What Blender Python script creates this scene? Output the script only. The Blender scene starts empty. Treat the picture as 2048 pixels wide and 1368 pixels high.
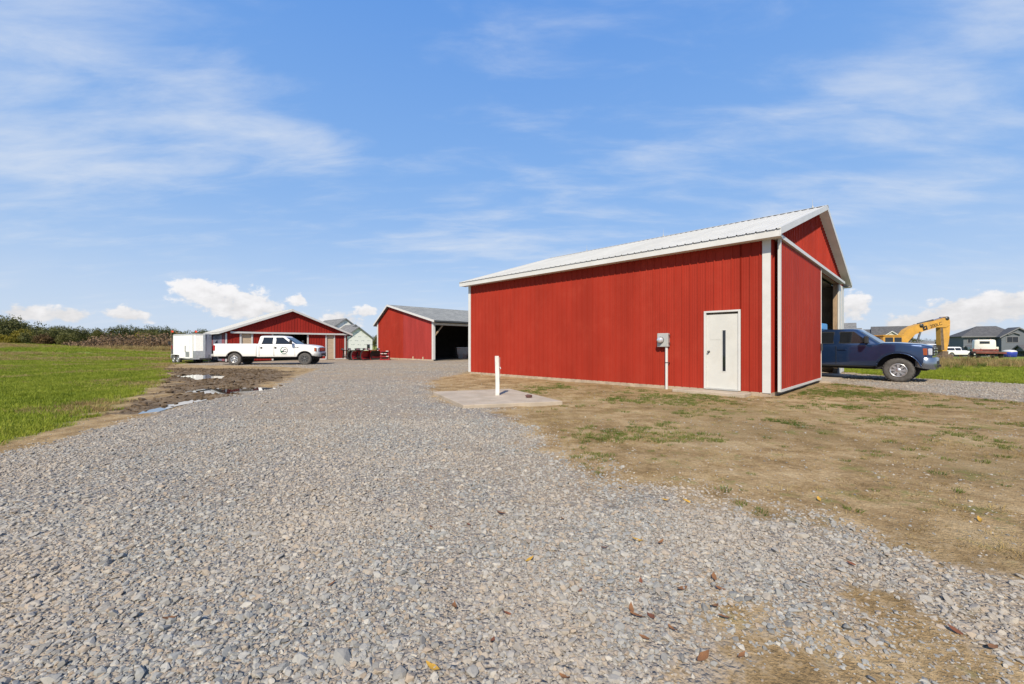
import bpy, math, random
import numpy as np
from mathutils import Vector, Matrix, Euler
from mathutils.geometry import convex_hull_2d

R = math.radians
random.seed(7)
rng = np.random.default_rng(11)
scene = bpy.context.scene
col = scene.collection

# ------------------------------------------------------------------ camera
CAM_H = 1.35
cam_data = bpy.data.cameras.new("camera")
cam_data.sensor_width = 36.0
cam_data.lens = 36.0 * 835.0 / 2048.0
cam_data.shift_y = 6.0 / 2048.0
cam_data.clip_start = 0.05
cam_data.clip_end = 6000
cam = bpy.data.objects.new("camera", cam_data)
cam.location = (0, 0, CAM_H)
cam.rotation_euler = (R(90), 0, 0)
col.objects.link(cam)
scene.camera = cam

# ------------------------------------------------------------------ light
SUN_EL = R(42.0)
SUN_AZ = R(180 + 12.5)            # clockwise from +Y: behind the camera, a little to its left
sun_dir = Vector((math.sin(SUN_AZ) * math.cos(SUN_EL), math.cos(SUN_AZ) * math.cos(SUN_EL), math.sin(SUN_EL)))
sl = bpy.data.lights.new("sun", 'SUN')
sl.energy = 5.0
sl.angle = R(0.53)
sl.color = (1.0, 0.90, 0.74)
sun = bpy.data.objects.new("sun", sl)
sun.rotation_euler = (-sun_dir).to_track_quat('-Z', 'Y').to_euler()
sun.location = (0, 0, 60)
col.objects.link(sun)
scene.view_settings.view_transform = 'Standard'
scene.view_settings.look = 'None'
scene.view_settings.gamma = 1.0
scene.view_settings.use_curve_mapping = False
scene.view_settings.exposure = 0.30
scene.cycles.max_bounces = 5
scene.cycles.diffuse_bounces = 3
scene.cycles.glossy_bounces = 3
scene.cycles.transmission_bounces = 3


def N(nt, t, ins=None, **kw):
    n = nt.nodes.new(t)
    for k, v in kw.items():
        setattr(n, k, v)
    for k, v in (ins or {}).items():
        s = n.inputs[k]
        if isinstance(v, bpy.types.NodeSocket):
            nt.links.new(v, s)
        else:
            s.default_value = v
    return n


def M(nt, op, a, b=None, c=None, clamp=False):
    ins = {0: a}
    if b is not None: ins[1] = b
    if c is not None: ins[2] = c
    return N(nt, 'ShaderNodeMath', ins, operation=op, use_clamp=clamp).outputs[0]


def MIX(nt, f, a, b, blend='MIX'):
    n = nt.nodes.new('ShaderNodeMix')
    n.data_type = 'RGBA'
    n.blend_type = blend
    for i, v in ((0, f), (6, a), (7, b)):
        if isinstance(v, bpy.types.NodeSocket):
            nt.links.new(v, n.inputs[i])
        else:
            n.inputs[i].default_value = (tuple(v) + (1,)) if i and len(v) == 3 else v
    return n.outputs[2]


def RAMP(nt, f, stops, interp='LINEAR'):
    n = nt.nodes.new('ShaderNodeValToRGB')
    n.color_ramp.interpolation = interp
    e = n.color_ramp.elements
    while len(e) < len(stops):
        e.new(0.5)
    for k, (p, c) in enumerate(stops):
        e[k].position = p
        e[k].color = (c, c, c, 1) if not hasattr(c, '__len__') else tuple(c) + (1,)
    nt.links.new(f, n.inputs[0])
    return n.outputs[0]


def STEP(nt, v, a, b):
    n = N(nt, 'ShaderNodeMapRange', {0: v, 1: a, 2: b, 3: 0.0, 4: 1.0}, interpolation_type='SMOOTHSTEP')
    return n.outputs[0]


# ------------------------------------------------------------------ world: sky with thin and heaped clouds
world = bpy.data.worlds.new("World")
scene.world = world
world.use_nodes = True
wt = world.node_tree
wt.nodes.clear()
sky = N(wt, 'ShaderNodeTexSky', sky_type='NISHITA', sun_disc=False, sun_elevation=SUN_EL, sun_rotation=SUN_AZ,
        air_density=1.0, dust_density=0.6, ozone_density=2.2, altitude=200)
SKY_K = 0.105
tc = N(wt, 'ShaderNodeTexCoord').outputs['Generated']
sep = N(wt, 'ShaderNodeSeparateXYZ', {0: tc})
dx, dy, dz = sep.outputs
azi = M(wt, 'ARCTAN2', dx, dy)
elv = M(wt, 'ARCSINE', dz)
skycol = N(wt, 'ShaderNodeHueSaturation', {'Saturation': 1.22, 'Value': 1.0, 'Color': sky.outputs[0]}).outputs[0]
clear = RAMP(wt, M(wt, 'MAXIMUM', dz, 0.0), [(0.0, (0.50, 0.58, 0.71)), (0.16, (0.31, 0.465, 0.72)), (0.375, (0.205, 0.385, 0.72)), (0.64, (0.122, 0.295, 0.69)), (1.0, (0.07, 0.20, 0.56))])
clear = N(wt, 'ShaderNodeVectorMath', {0: clear, 'Scale': 1.0 / SKY_K}, operation='SCALE').outputs[0]
skycol = MIX(wt, 0.85, skycol, clear)
# thin high cloud, laid out on a flat layer overhead
zc = M(wt, 'ADD', M(wt, 'MAXIMUM', dz, 0.0), 0.16)
px = M(wt, 'DIVIDE', dx, zc)
py = M(wt, 'DIVIDE', dy, zc)
pl = N(wt, 'ShaderNodeCombineXYZ', {0: px, 1: py, 2: 0.0}).outputs[0]
mp = N(wt, 'ShaderNodeMapping', {'Vector': pl, 'Rotation': (0, 0, R(28)), 'Scale': (0.75, 2.0, 1.0)}).outputs[0]
big = N(wt, 'ShaderNodeTexNoise', {'Vector': mp, 'Scale': 0.75, 'Detail': 4.0, 'Roughness': 0.55, 'Distortion': 0.25}).outputs[0]
fine = N(wt, 'ShaderNodeTexNoise', {'Vector': mp, 'Scale': 3.4, 'Detail': 9.0, 'Roughness': 0.60, 'Distortion': 0.3}).outputs[0]


def lobe(az, el, wa, we):
    a = M(wt, 'DIVIDE', M(wt, 'SUBTRACT', azi, R(az)), R(wa))
    e = M(wt, 'DIVIDE', M(wt, 'SUBTRACT', elv, R(el)), R(we))
    q = M(wt, 'ADD', M(wt, 'MULTIPLY', a, a), M(wt, 'MULTIPLY', e, e))
    return M(wt, 'EXPONENT', M(wt, 'MULTIPLY', q, -1.0))


def total(vals):
    s = vals[0]
    for v in vals[1:]:
        s = M(wt, 'ADD', s, v)
    return s


cirrus_at = total([lobe(*a) for a in ((-46, 26, 12, 9), (-34, 24, 10, 5), (-48, 17, 12, 3), (-25, 23, 5, 3), (2, 35, 9, 3), (45, 24, 12, 6),
                                      (22, 24, 10, 3), (42, 15, 14, 2.5), (-8, 14, 16, 2.5), (100, 30, 16, 8), (160, 25, 18, 6), (-120, 30, 20, 9), (-165, 22, 15, 5), (75, 60, 20, 9))])
cir = M(wt, 'ADD', M(wt, 'MULTIPLY', big, 0.60), M(wt, 'MULTIPLY', fine, 0.57))
cir = M(wt, 'ADD', cir, M(wt, 'MULTIPLY', cirrus_at, 0.15))
cirf = M(wt, 'MULTIPLY', STEP(wt, cir, 0.55, 0.99), 0.74)
# heaped fair-weather cloud low over the horizon, all the way round
ae = N(wt, 'ShaderNodeCombineXYZ', {0: azi, 1: M(wt, 'MULTIPLY', elv, 1.35), 2: 0.0}).outputs[0]
puff = N(wt, 'ShaderNodeTexNoise', {'Vector': ae, 'Scale': 30.0, 'Detail': 9.0, 'Roughness': 0.60}).outputs[0]
puff2 = N(wt, 'ShaderNodeTexNoise', {'Vector': ae, 'Scale': 8.0, 'Detail': 3.0, 'Roughness': 0.5}).outputs[0]
heaps = [(-34.6, 5.4, 5.2, 2.0), (-31.5, 4.2, 4.5, 1.5), (-37.5, 6.3, 2.0, 1.2), (-27.0, 5.5, 1.3, 1.0), (-49.8, 2.9, 2.4, 1.0), (-46.6, 2.8, 1.9, 0.9), (-42.6, 3.0, 2.3, 1.1), (-22, 3.4, 3.6, 1.2), (-19, 4.4, 1.6, 0.8),
         (39.5, 4.4, 2.2, 1.5), (36.5, 3.2, 3.0, 1.4), (47.0, 3.4, 3.0, 1.5), (50.5, 3.6, 3.0, 1.6), (44, 2.0, 5, 1.2), (56, 4, 4, 1.6), (75, 4, 6, 1.8), (98, 5, 5, 2.0), (125, 3.5, 6, 1.5), (150, 5, 5, 2), (178, 4, 6, 1.8), (-60, 3.4, 5, 1.3), (-82, 4.5, 6, 2), (-110, 4, 6, 1.8), (-140, 5, 5, 2), (8, 2.6, 6, 0.9), (22, 3, 4, 1.1)]
heap = M(wt, 'MINIMUM', total([lobe(a, e, wa * 0.8, we * 0.92) for a, e, wa, we in heaps]), 1.15)
cu = M(wt, 'ADD', heap, M(wt, 'MULTIPLY', M(wt, 'MULTIPLY', M(wt, 'SUBTRACT', puff, 0.5), 2.6), M(wt, 'MINIMUM', M(wt, 'MULTIPLY', heap, 4.0), 1.0)))
cuf = M(wt, 'MULTIPLY', STEP(wt, cu, 0.42, 0.88), 0.95)
veil = M(wt, 'MULTIPLY', STEP(wt, M(wt, 'SUBTRACT', R(17), M(wt, 'ABSOLUTE', elv)), 0.0, R(17)), M(wt, 'ADD', 0.26, M(wt, 'MULTIPLY', puff2, 0.5)))
shade = M(wt, 'ADD', 0.76, M(wt, 'MULTIPLY', STEP(wt, M(wt, 'ADD', M(wt, 'MULTIPLY', puff, 1.6), M(wt, 'MULTIPLY', elv, 6.0)), 0.85, 1.65), 0.24))
CW = 0.78 / SKY_K
c1 = MIX(wt, veil, skycol, (0.50 / SKY_K, 0.58 / SKY_K, 0.70 / SKY_K))
c2 = MIX(wt, cirf, c1, (0.62 / SKY_K, 0.66 / SKY_K, 0.72 / SKY_K))
cuc = N(wt, 'ShaderNodeVectorMath', {0: (CW, CW * 0.985, CW * 0.99), 'Scale': shade}, operation='SCALE').outputs[0]
c3 = MIX(wt, cuf, c2, cuc)
bg = N(wt, 'ShaderNodeBackground', {'Color': c3, 'Strength': SKY_K})
wo = N(wt, 'ShaderNodeOutputWorld', {'Surface': bg.outputs[0]})


# ------------------------------------------------------------------ materials
def new_mat(name):
    m = bpy.data.materials.new(name)
    m.use_nodes = True
    nt = m.node_tree
    return m, nt, nt.nodes['Principled BSDF']


def mat(name, c, rough=0.6, metal=0.0, var=0.12, scale=3.0, stretch=(1, 1, 1), coat=0.0, bump=0.0, bscale=60.0, dirt=None, dirt_amt=0.0, spec=0.5, detail=5.0, sheet=0.0):
    m, nt, b = new_mat(name)
    co = N(nt, 'ShaderNodeTexCoord').outputs['Object']
    mpn = N(nt, 'ShaderNodeMapping', {'Vector': co, 'Scale': stretch}).outputs[0]
    ns = N(nt, 'ShaderNodeTexNoise', {'Vector': mpn, 'Scale': scale, 'Detail': detail, 'Roughness': 0.6}).outputs[0]
    lo = tuple(v * (1 - var) for v in c)
    hi = tuple(min(1, v * (1 + var)) for v in c)
    base = MIX(nt, STEP(nt, ns, 0.3, 0.7), lo, hi)
    if dirt:
        n2 = N(nt, 'ShaderNodeTexNoise', {'Vector': co, 'Scale': scale * 0.7 + 0.4, 'Detail': 8.0, 'Roughness': 0.7}).outputs[0]
        base = MIX(nt, M(nt, 'MULTIPLY', STEP(nt, n2, 0.45, 0.72), dirt_amt), base, dirt)
    if sheet:
        rd = N(nt, 'ShaderNodeObjectInfo').outputs['Random']
        base = MIX(nt, 1.0, base, MIX(nt, rd, (1 - sheet,) * 3, (1 + sheet,) * 3), 'MULTIPLY')
    nt.links.new(base, b.inputs['Base Color'])
    b.inputs['Roughness'].default_value = rough
    b.inputs['Metallic'].default_value = metal
    b.inputs['Coat Weight'].default_value = coat
    b.inputs['Coat Roughness'].default_value = 0.04
    b.inputs['Specular IOR Level'].default_value = spec
    if bump:
        n3 = N(nt, 'ShaderNodeTexNoise', {'Vector': co, 'Scale': bscale, 'Detail': 4.0}).outputs[0]
        bp = N(nt, 'ShaderNodeBump', {'Height': n3, 'Strength': bump, 'Distance': 0.02})
        nt.links.new(bp.outputs[0], b.inputs['Normal'])
    return m


RED = (0.285, 0.0285, 0.0160)
m_red = mat('red_siding_paint', RED, 0.62, var=0.09, scale=1.3, stretch=(1, 1, 0.25), dirt=(0.36, 0.055, 0.032), dirt_amt=0.25, spec=0.08, sheet=0.07)
m_red_b = mat('red_siding_paint_dull', (0.26, 0.022, 0.015), 0.6, var=0.10, scale=1.5, stretch=(1, 1, 0.2), spec=0.12, sheet=0.06)
m_red_f = mat('red_siding_paint_faded', (0.285, 0.036, 0.030), 0.6, var=0.10, scale=1.5, stretch=(1, 1, 0.2), spec=0.12, sheet=0.06)
m_red_fade = mat('red_siding_faded_plum', (0.20, 0.07, 0.09), 0.6, var=0.15, scale=2)
m_white = mat('white_trim_metal', (0.55, 0.545, 0.52), 0.45, var=0.05, scale=2, dirt=(0.46, 0.42, 0.37), dirt_amt=0.25)
m_soffit = mat('white_soffit', (0.66, 0.65, 0.62), 0.6, var=0.05, scale=2)
m_roof = mat('white_roof_metal', (0.49, 0.485, 0.455), 0.6, var=0.05, scale=1.2, stretch=(0.3, 1, 1), dirt=(0.43, 0.42, 0.38), dirt_amt=0.45, sheet=0.04)
m_cream = mat('cream_door_paint', (0.535, 0.53, 0.49), 0.5, var=0.04, scale=2, dirt=(0.47, 0.43, 0.36), dirt_amt=0.30)
m_tan = mat('tan_plywood', (0.45, 0.35, 0.24), 0.8, var=0.12, scale=2, stretch=(1, 1, 6))
m_conc = mat('concrete', (0.385, 0.32, 0.245), 0.85, var=0.12, scale=2.2, bump=0.35, bscale=70, dirt=(0.29, 0.225, 0.155), dirt_amt=0.6)
m_found = mat('foundation_concrete', (0.36, 0.28, 0.20), 0.9, var=0.2, scale=4, bump=0.4, bscale=40)
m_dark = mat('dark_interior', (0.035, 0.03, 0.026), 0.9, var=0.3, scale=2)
m_wood = mat('raw_timber', (0.30, 0.21, 0.13), 0.8, var=0.2, scale=3, stretch=(6, 6, 1))
m_black = mat('black_rubber', (0.018, 0.018, 0.018), 0.75, var=0.2, scale=8)
m_tyre = mat('dusty_tyre_rubber', (0.075, 0.07, 0.065), 0.85, var=0.25, scale=7, bump=0.3, bscale=45)
m_under = mat('black_underbody', (0.012, 0.012, 0.012), 0.8, var=0.2)
m_glass = mat('dark_window_glass', (0.012, 0.014, 0.017), 0.04, var=0.1, spec=0.7)
m_alloy = mat('bright_alloy', (0.62, 0.62, 0.62), 0.3, metal=0.85, var=0.1, scale=12)
m_darkalloy = mat('grimy_alloy', (0.10, 0.10, 0.10), 0.5, metal=0.6, var=0.2, scale=12)
m_chrome = mat('chrome', (0.75, 0.75, 0.76), 0.12, metal=1.0, var=0.03)
m_dullchrome = mat('dull_chrome', (0.30, 0.33, 0.37), 0.24, metal=0.9, var=0.08)
m_greymetal = mat('galvanised_grey', (0.42, 0.42, 0.40), 0.5, metal=0.25, var=0.08, scale=6)
m_steel = mat('dark_steel', (0.10, 0.10, 0.10), 0.5, metal=0.7, var=0.15, scale=8)
m_carwhite = mat('white_vehicle_paint', (0.74, 0.74, 0.72), 0.35, var=0.02, coat=0.6, dirt=(0.62, 0.57, 0.50), dirt_amt=0.15)
m_carblue = mat('blue_vehicle_paint', (0.014, 0.036, 0.098), 0.30, metal=0.5, var=0.06, coat=1.0, dirt=(0.055, 0.065, 0.08), dirt_amt=0.25)
m_cargrey = mat('dark_grey_vehicle_paint', (0.05, 0.05, 0.055), 0.35, var=0.05, coat=0.6)
m_trailer = mat('white_trailer_skin', (0.76, 0.76, 0.74), 0.4, var=0.03, scale=2, dirt=(0.62, 0.58, 0.50), dirt_amt=0.2)
m_diamond = mat('diamond_plate', (0.55, 0.55, 0.55), 0.28, metal=0.8, var=0.12, scale=8, bump=0.25, bscale=30)
m_redlens = mat('red_lens', (0.35, 0.01, 0.01), 0.15, var=0.05)
m_amber = mat('amber_lens', (0.30, 0.07, 0.02), 0.15, var=0.05)
m_lens = mat('clear_lens', (0.65, 0.66, 0.68), 0.08, metal=0.5, var=0.05)
m_green = mat('emblem_green', (0.02, 0.12, 0.06), 0.5, var=0.05)
m_ink = mat('emblem_black', (0.015, 0.015, 0.015), 0.5, var=0.05)
m_yellow = mat('machine_yellow', (0.55, 0.29, 0.045), 0.5, var=0.12, scale=2.0, dirt=(0.35, 0.22, 0.09), dirt_amt=0.45)
m_bucket = mat('rusty_bucket_steel', (0.14, 0.10, 0.065), 0.8, metal=0.2, var=0.3, scale=4)
m_plowred = mat('plow_red_paint', (0.26, 0.008, 0.014), 0.4, var=0.18, scale=4, dirt=(0.10, 0.03, 0.02), dirt_amt=0.4)
m_plowblack = mat('plow_black_paint', (0.014, 0.012, 0.012), 0.5, var=0.2, scale=4)
m_shingle = None
m_wrap = None
m_housegrey = mat('grey_lap_siding', (0.11, 0.125, 0.145), 0.7, var=0.08, scale=1.0, stretch=(0.2, 0.2, 8))
m_housetan = mat('pale_lap_siding', (0.48, 0.45, 0.38), 0.7, var=0.06, scale=1.0, stretch=(0.2, 0.2, 8))
m_trimlight = mat('pale_house_trim', (0.42, 0.40, 0.36), 0.7, var=0.05)
m_truckred = mat('rusty_red_steel', (0.20, 0.045, 0.030), 0.65, var=0.3, scale=3, dirt=(0.12, 0.06, 0.035), dirt_amt=0.6)
m_offwhite = mat('aged_white_cab_paint', (0.66, 0.64, 0.57), 0.45, var=0.06, scale=2)
m_bluetank = mat('blue_plastic', (0.03, 0.05, 0.32), 0.4, var=0.1)
m_bluetote = mat('blue_tote_plastic', (0.04, 0.22, 0.48), 0.4, var=0.1)
m_orange = mat('orange_flag_cloth', (0.75, 0.07, 0.03), 0.7, var=0.1)
m_orangebox = mat('orange_case', (0.62, 0.20, 0.02), 0.6, var=0.15)
m_rust = mat('rusty_galvanised', (0.30, 0.29, 0.27), 0.6, metal=0.3, var=0.12, scale=2, dirt=(0.30, 0.10, 0.05), dirt_amt=0.9)
m_bark = mat('bark', (0.07, 0.05, 0.035), 0.9, var=0.25, scale=5, stretch=(3, 3, 0.6))
m_oldpost = mat('weathered_white_post_paint', (0.66, 0.63, 0.58), 0.7, var=0.06, scale=3, stretch=(5, 5, 1), dirt=(0.36, 0.31, 0.25), dirt_amt=0.75)
m_rag = mat('brown_stone', (0.10, 0.045, 0.035), 0.8, var=0.3, scale=25)
m_dirtfloor = mat('barn_dirt_floor', (0.06, 0.05, 0.04), 0.95, var=0.25, scale=2)
m_ply = mat('stained_plywood_lining', (0.30, 0.25, 0.19), 0.85, var=0.25, scale=1.2)
m_hay = mat('tan_board_stack', (0.42, 0.31, 0.17), 0.85, var=0.15, scale=2)


def shingle_mat(name, c):
    m, nt, b = new_mat(name)
    co = N(nt, 'ShaderNodeTexCoord').outputs['Object']
    br = N(nt, 'ShaderNodeTexBrick', {'Vector': co, 'Scale': 1.0, 'Color1': tuple(v * 0.8 for v in c) + (1,), 'Color2': tuple(v * 1.25 for v in c) + (1,), 'Mortar': tuple(v * 0.5 for v in c) + (1,),
                                      'Mortar Size': 0.012, 'Brick Width': 0.32, 'Row Height': 0.15, 'Bias': 0.0})
    ns = N(nt, 'ShaderNodeTexNoise', {'Vector': co, 'Scale': 1.4, 'Detail': 6.0}).outputs[0]
    cc = MIX(nt, STEP(nt, ns, 0.3, 0.75), br.outputs[0], MIX(nt, 1.0, br.outputs[0], (1.35, 1.33, 1.28), 'MULTIPLY'))
    nt.links.new(cc, b.inputs['Base Color'])
    b.inputs['Roughness'].default_value = 0.9
    return m


m_shingle = shingle_mat('grey_asphalt_shingles', (0.20, 0.205, 0.195))
m_shingle_dk = shingle_mat('charcoal_asphalt_shingles', (0.075, 0.075, 0.078))
m_shingle_md = shingle_mat('mid_grey_asphalt_shingles', (0.15, 0.15, 0.15))


def wrap_mat():
    m, nt, b = new_mat('white_house_wrap')
    co = N(nt, 'ShaderNodeTexCoord').outputs['Object']
    br = N(nt, 'ShaderNodeTexBrick', {'Vector': N(nt, 'ShaderNodeMapping', {'Vector': co, 'Rotation': (R(90), 0, 0)}).outputs[0], 'Scale': 1.0, 'Brick Width': 1.3, 'Row Height': 0.85, 'Mortar Size': 0.0,
                                      'Color1': (0.2, 0.2, 0.2, 1), 'Color2': (0.9, 0.9, 0.9, 1)})
    # rows of faint repeated print on the wrap
    sp = N(nt, 'ShaderNodeSeparateXYZ', {0: co})
    fx = M(nt, 'FRACT', M(nt, 'DIVIDE', M(nt, 'ADD', sp.outputs[0], M(nt, 'MULTIPLY', M(nt, 'FLOOR', M(nt, 'DIVIDE', sp.outputs[2], 0.95)), 0.7)), 1.55))
    fz = M(nt, 'FRACT', M(nt, 'DIVIDE', sp.outputs[2], 0.95))
    inx = M(nt, 'LESS_THAN', M(nt, 'ABSOLUTE', M(nt, 'SUBTRACT', fx, 0.5)), 0.27)
    inz = M(nt, 'LESS_THAN', M(nt, 'ABSOLUTE', M(nt, 'SUBTRACT', fz, 0.5)), 0.13)
    ns = N(nt, 'ShaderNodeTexNoise', {'Vector': co, 'Scale': 5.0, 'Detail': 2.0}).outputs[0]
    mk = M(nt, 'MULTIPLY', M(nt, 'MULTIPLY', inx, inz), STEP(nt, ns, 0.42, 0.55))
    nt.links.new(MIX(nt, M(nt, 'MULTIPLY', mk, 0.8), (0.72, 0.72, 0.68), (0.30, 0.33, 0.33)), b.inputs['Base Color'])
    b.inputs['Roughness'].default_value = 0.6
    return m


m_wrap = wrap_mat()


# ------------------------------------------------------------------ mesh helpers
class MB:
    def __init__(s):
        s.v, s.f, s.sm = [], [], []

    def add(s, vs, fs, smooth=False, mt=None):
        o = len(s.v)
        s.v += [tuple(mt @ Vector(p)) if mt else tuple(p) for p in vs]
        s.f += [tuple(i + o for i in f) for f in fs]
        s.sm += [smooth] * len(fs)
        return s

    def box(s, x0, x1, y0, y1, z0, z1, mt=None, ch=0.0):
        if ch <= 0:
            vs = [(x, y, z) for z in (z0, z1) for y in (y0, y1) for x in (x0, x1)]
            fs = [(0, 2, 3, 1), (4, 5, 7, 6), (0, 1, 5, 4), (2, 6, 7, 3), (0, 4, 6, 2), (1, 3, 7, 5)]
            return s.add(vs, fs, False, mt)
        # chamfered box as a hull of inset faces
        c = ch
        rings = []
        for z, i in ((z0, c), (z0 + c, 0), (z1 - c, 0), (z1, c)):
            a0, a1, b0, b1 = x0 + i, x1 - i, y0 + i, y1 - i
            rings.append([(a0 + c, b0, z), (a1 - c, b0, z), (a1, b0 + c, z), (a1, b1 - c, z), (a1 - c, b1, z), (a0 + c, b1, z), (a0, b1 - c, z), (a0, b0 + c, z)])
        return s.loft(rings, True, mt, smooth=False)

    def loft(s, rings, caps=True, mt=None, smooth=True, closed=True):
        n = len(rings[0])
        vs = [p for r in rings for p in r]
        fs = []
        for k in range(len(rings) - 1):
            for i in range(n if closed else n - 1):
                j = (i + 1) % n
                fs.append((k * n + i, k * n + j, (k + 1) * n + j, (k + 1) * n + i))
        s.add(vs, fs, smooth, mt)
        if caps and closed:
            s.add(rings[0], [tuple(range(n))[::-1]], False, mt)
            s.add(rings[-1], [tuple(range(n))], False, mt)
        return s

    def tube(s, pts, r, n=8, mt=None, smooth=True):
        pts = [Vector(p) for p in pts]
        rings = []
        for i, p in enumerate(pts):
            d = (pts[min(i + 1, len(pts) - 1)] - pts[max(i - 1, 0)]).normalized()
            up = Vector((0, 0, 1)) if abs(d.z) < 0.9 else Vector((1, 0, 0))
            a = d.cross(up).normalized()
            b = a.cross(d)
            rr = r[i] if hasattr(r, '__len__') else r
            rings.append([tuple(p + rr * (math.cos(t) * a + math.sin(t) * b)) for t in (2 * math.pi * k / n for k in range(n))])
        return s.loft(rings, True, mt, smooth)

    def lathe(s, prof, n=24, mt=None, smooth=True, axis='z'):
        rings = []
        for r, z in prof:
            ring = []
            for k in range(n):
                t = 2 * math.pi * k / n
                c, q = r * math.cos(t), r * math.sin(t)
                ring.append((c, q, z) if axis == 'z' else ((c, z, q) if axis == 'y' else (z, c, q)))
            rings.append(ring)
        return s.loft(rings, True, mt, smooth)

    def prism(s, poly, axis, a, b, mt=None):
        """poly: 2-D outline; extruded along axis from a to b. axis x: (y,z); y: (x,z); z: (x,y)"""
        def q(p, t):
            return {'x': (t, p[0], p[1]), 'y': (p[0], t, p[1]), 'z': (p[0], p[1], t)}[axis]
        n = len(poly)
        vs = [q(p, a) for p in poly] + [q(p, b) for p in poly]
        fs = [tuple(range(n))[::-1], tuple(range(n, 2 * n))] + [(i, (i + 1) % n, n + (i + 1) % n, n + i) for i in range(n)]
        return s.add(vs, fs, False, mt)

    def build(s, name, m, parent=None, fix=True):
        me = bpy.data.meshes.new(name)
        me.from_pydata(s.v, [], s.f)
        me.polygons.foreach_set('use_smooth', s.sm)
        me.materials.append(m)
        me.update()
        if fix:
            import bmesh
            bm = bmesh.new()
            bm.from_mesh(me)
            bmesh.ops.recalc_face_normals(bm, faces=bm.faces)
            bm.to_mesh(me)
            bm.free()
        o = bpy.data.objects.new(name, me)
        col.objects.link(o)
        if parent:
            o.parent = parent
        return o


def thing(name, label, cat, loc=(0, 0, 0), rz=0.0, group=None):
    o = bpy.data.objects.new(name, None)
    o.empty_display_size = 0.3
    col.objects.link(o)
    o.location = loc
    o.rotation_euler = (0, 0, rz)
    return tag(o, label, cat, group)


def tag(o, label, cat, group=None):
    o['label'] = label
    o['category'] = cat
    if group: o['group'] = group
    return o


def structure(o, label=None, kind='structure'):
    o['kind'] = kind
    if label: o['label'] = label
    return o


def copy_tree(o, parent=None):
    c = o.copy()
    col.objects.link(c)
    c.parent = parent
    for ch in list(o.children):
        copy_tree(ch, c)
    return c


def box(name, m, parent, *a, ch=0.0):
    return MB().box(*a, ch=ch).build(name, m, parent)


def beam(name, m, parent, p, q, w, h, up=(0, 0, 1)):
    p, q = Vector(p), Vector(q)
    d = (q - p)
    L = d.length
    d.normalize()
    upv = Vector(up)
    sx = d.cross(upv).normalized()
    uz = sx.cross(d)
    mt = Matrix((d.to_4d(), sx.to_4d(), uz.to_4d(), (0, 0, 0, 1))).transposed()
    mt[3][0] = mt[3][1] = mt[3][2] = 0
    mt.translation = p
    mt[3][3] = 1
    return MB().box(0, L, -w / 2, w / 2, -h / 2, h / 2, mt).build(name, m, parent)


def text_mesh(name, s, size, m, parent, mt):
    cu = bpy.data.curves.new('t', 'FONT')
    cu.body = s
    cu.size = size
    cu.extrude = 0.004
    cu.align_x = 'CENTER'
    cu.align_y = 'CENTER'
    to = bpy.data.objects.new('t', cu)
    me = bpy.data.meshes.new_from_object(to)
    bpy.data.objects.remove(to)
    bpy.data.curves.remove(cu)
    me.transform(mt)
    me.name = name
    me.materials.clear()
    me.materials.append(m)
    o = bpy.data.objects.new(name, me)
    col.objects.link(o)
    o.parent = parent
    return o


# ------------------------------------------------------------------ the lie of the land
def vnoise(x, y, fr, seed=0):
    x = np.asarray(x, float) * fr + seed * 17.3
    y = np.asarray(y, float) * fr - seed * 9.1
    xi, yi = np.floor(x), np.floor(y)
    xf, yf = x - xi, y - yi

    def h(a, b):
        s = np.sin(a * 127.1 + b * 311.7 + seed * 74.7) * 43758.5453
        return s - np.floor(s)
    u, v = xf * xf * (3 - 2 * xf), yf * yf * (3 - 2 * yf)
    return (h(xi, yi) * (1 - u) + h(xi + 1, yi) * u) * (1 - v) + (h(xi, yi + 1) * (1 - u) + h(xi + 1, yi + 1) * u) * v


def fbm(x, y, fr, seed=0, o=4):
    t, a, s = 0, 1.0, 0
    for k in range(o):
        t = t + a * vnoise(x, y, fr * 2 ** k, seed + k)
        s += a
        a *= 0.55
    return t / s


def sdist(poly, x, y):
    """signed distance to a closed outline, negative inside"""
    x, y = np.asarray(x, float), np.asarray(y, float)
    p = np.array(poly, float)
    q = np.roll(p, -1, 0)
    best = np.full(x.shape, 1e18)
    ins = np.zeros(x.shape, bool)
    for (ax, ay), (bx, by) in zip(p, q):
        ex, ey = bx - ax, by - ay
        t = np.clip(((x - ax) * ex + (y - ay) * ey) / (ex * ex + ey * ey), 0, 1)
        best = np.minimum(best, (x - ax - t * ex) ** 2 + (y - ay - t * ey) ** 2)
        if ay != by:
            c = ((ay > y) != (by > y)) & (x < (bx - ax) * (y - ay) / (by - ay) + ax)
            ins ^= c
    d = np.sqrt(best)
    return np.where(ins, -d, d)


DRIVE = [(-6.0, -8), (-6.1, 3), (-6.14, 5.0), (-6.4, 5.8), (-6.7, 6.55), (-6.87, 7.4), (-7.3, 8.8), (-7.5, 10.2), (-7.3, 11.5), (-7.9, 14), (-9.2, 18.2), (-10.8, 23.5),
         (-14, 25.5), (-21, 28), (-24, 30), (-24, 36), (-18, 44), (-10, 50), (4, 50), (4, 32), (-2.4, 21), (-2.9, 16.5), (-2.6, 13), (-1.4, 9.4), (-0.4, 8.8), (0.2, 6.3), (0.9, 4.34),
         (1.54, 3.42), (2.1, 3.05), (2.52, 2.72), (3.4, 2.2), (5, 1.5), (10, 0), (10, -8)]
APRON = [(11.4, 16.4), (11.5, 14.4), (11.7, 12.5), (11.7, 11), (12.1, 9.7), (13, 7), (14, 0), (26, 0), (22, 8), (17.9, 14.3), (16.6, 16.0), (16.2, 18.2), (16.6, 20.6), (15.9, 20.0)]
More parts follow.
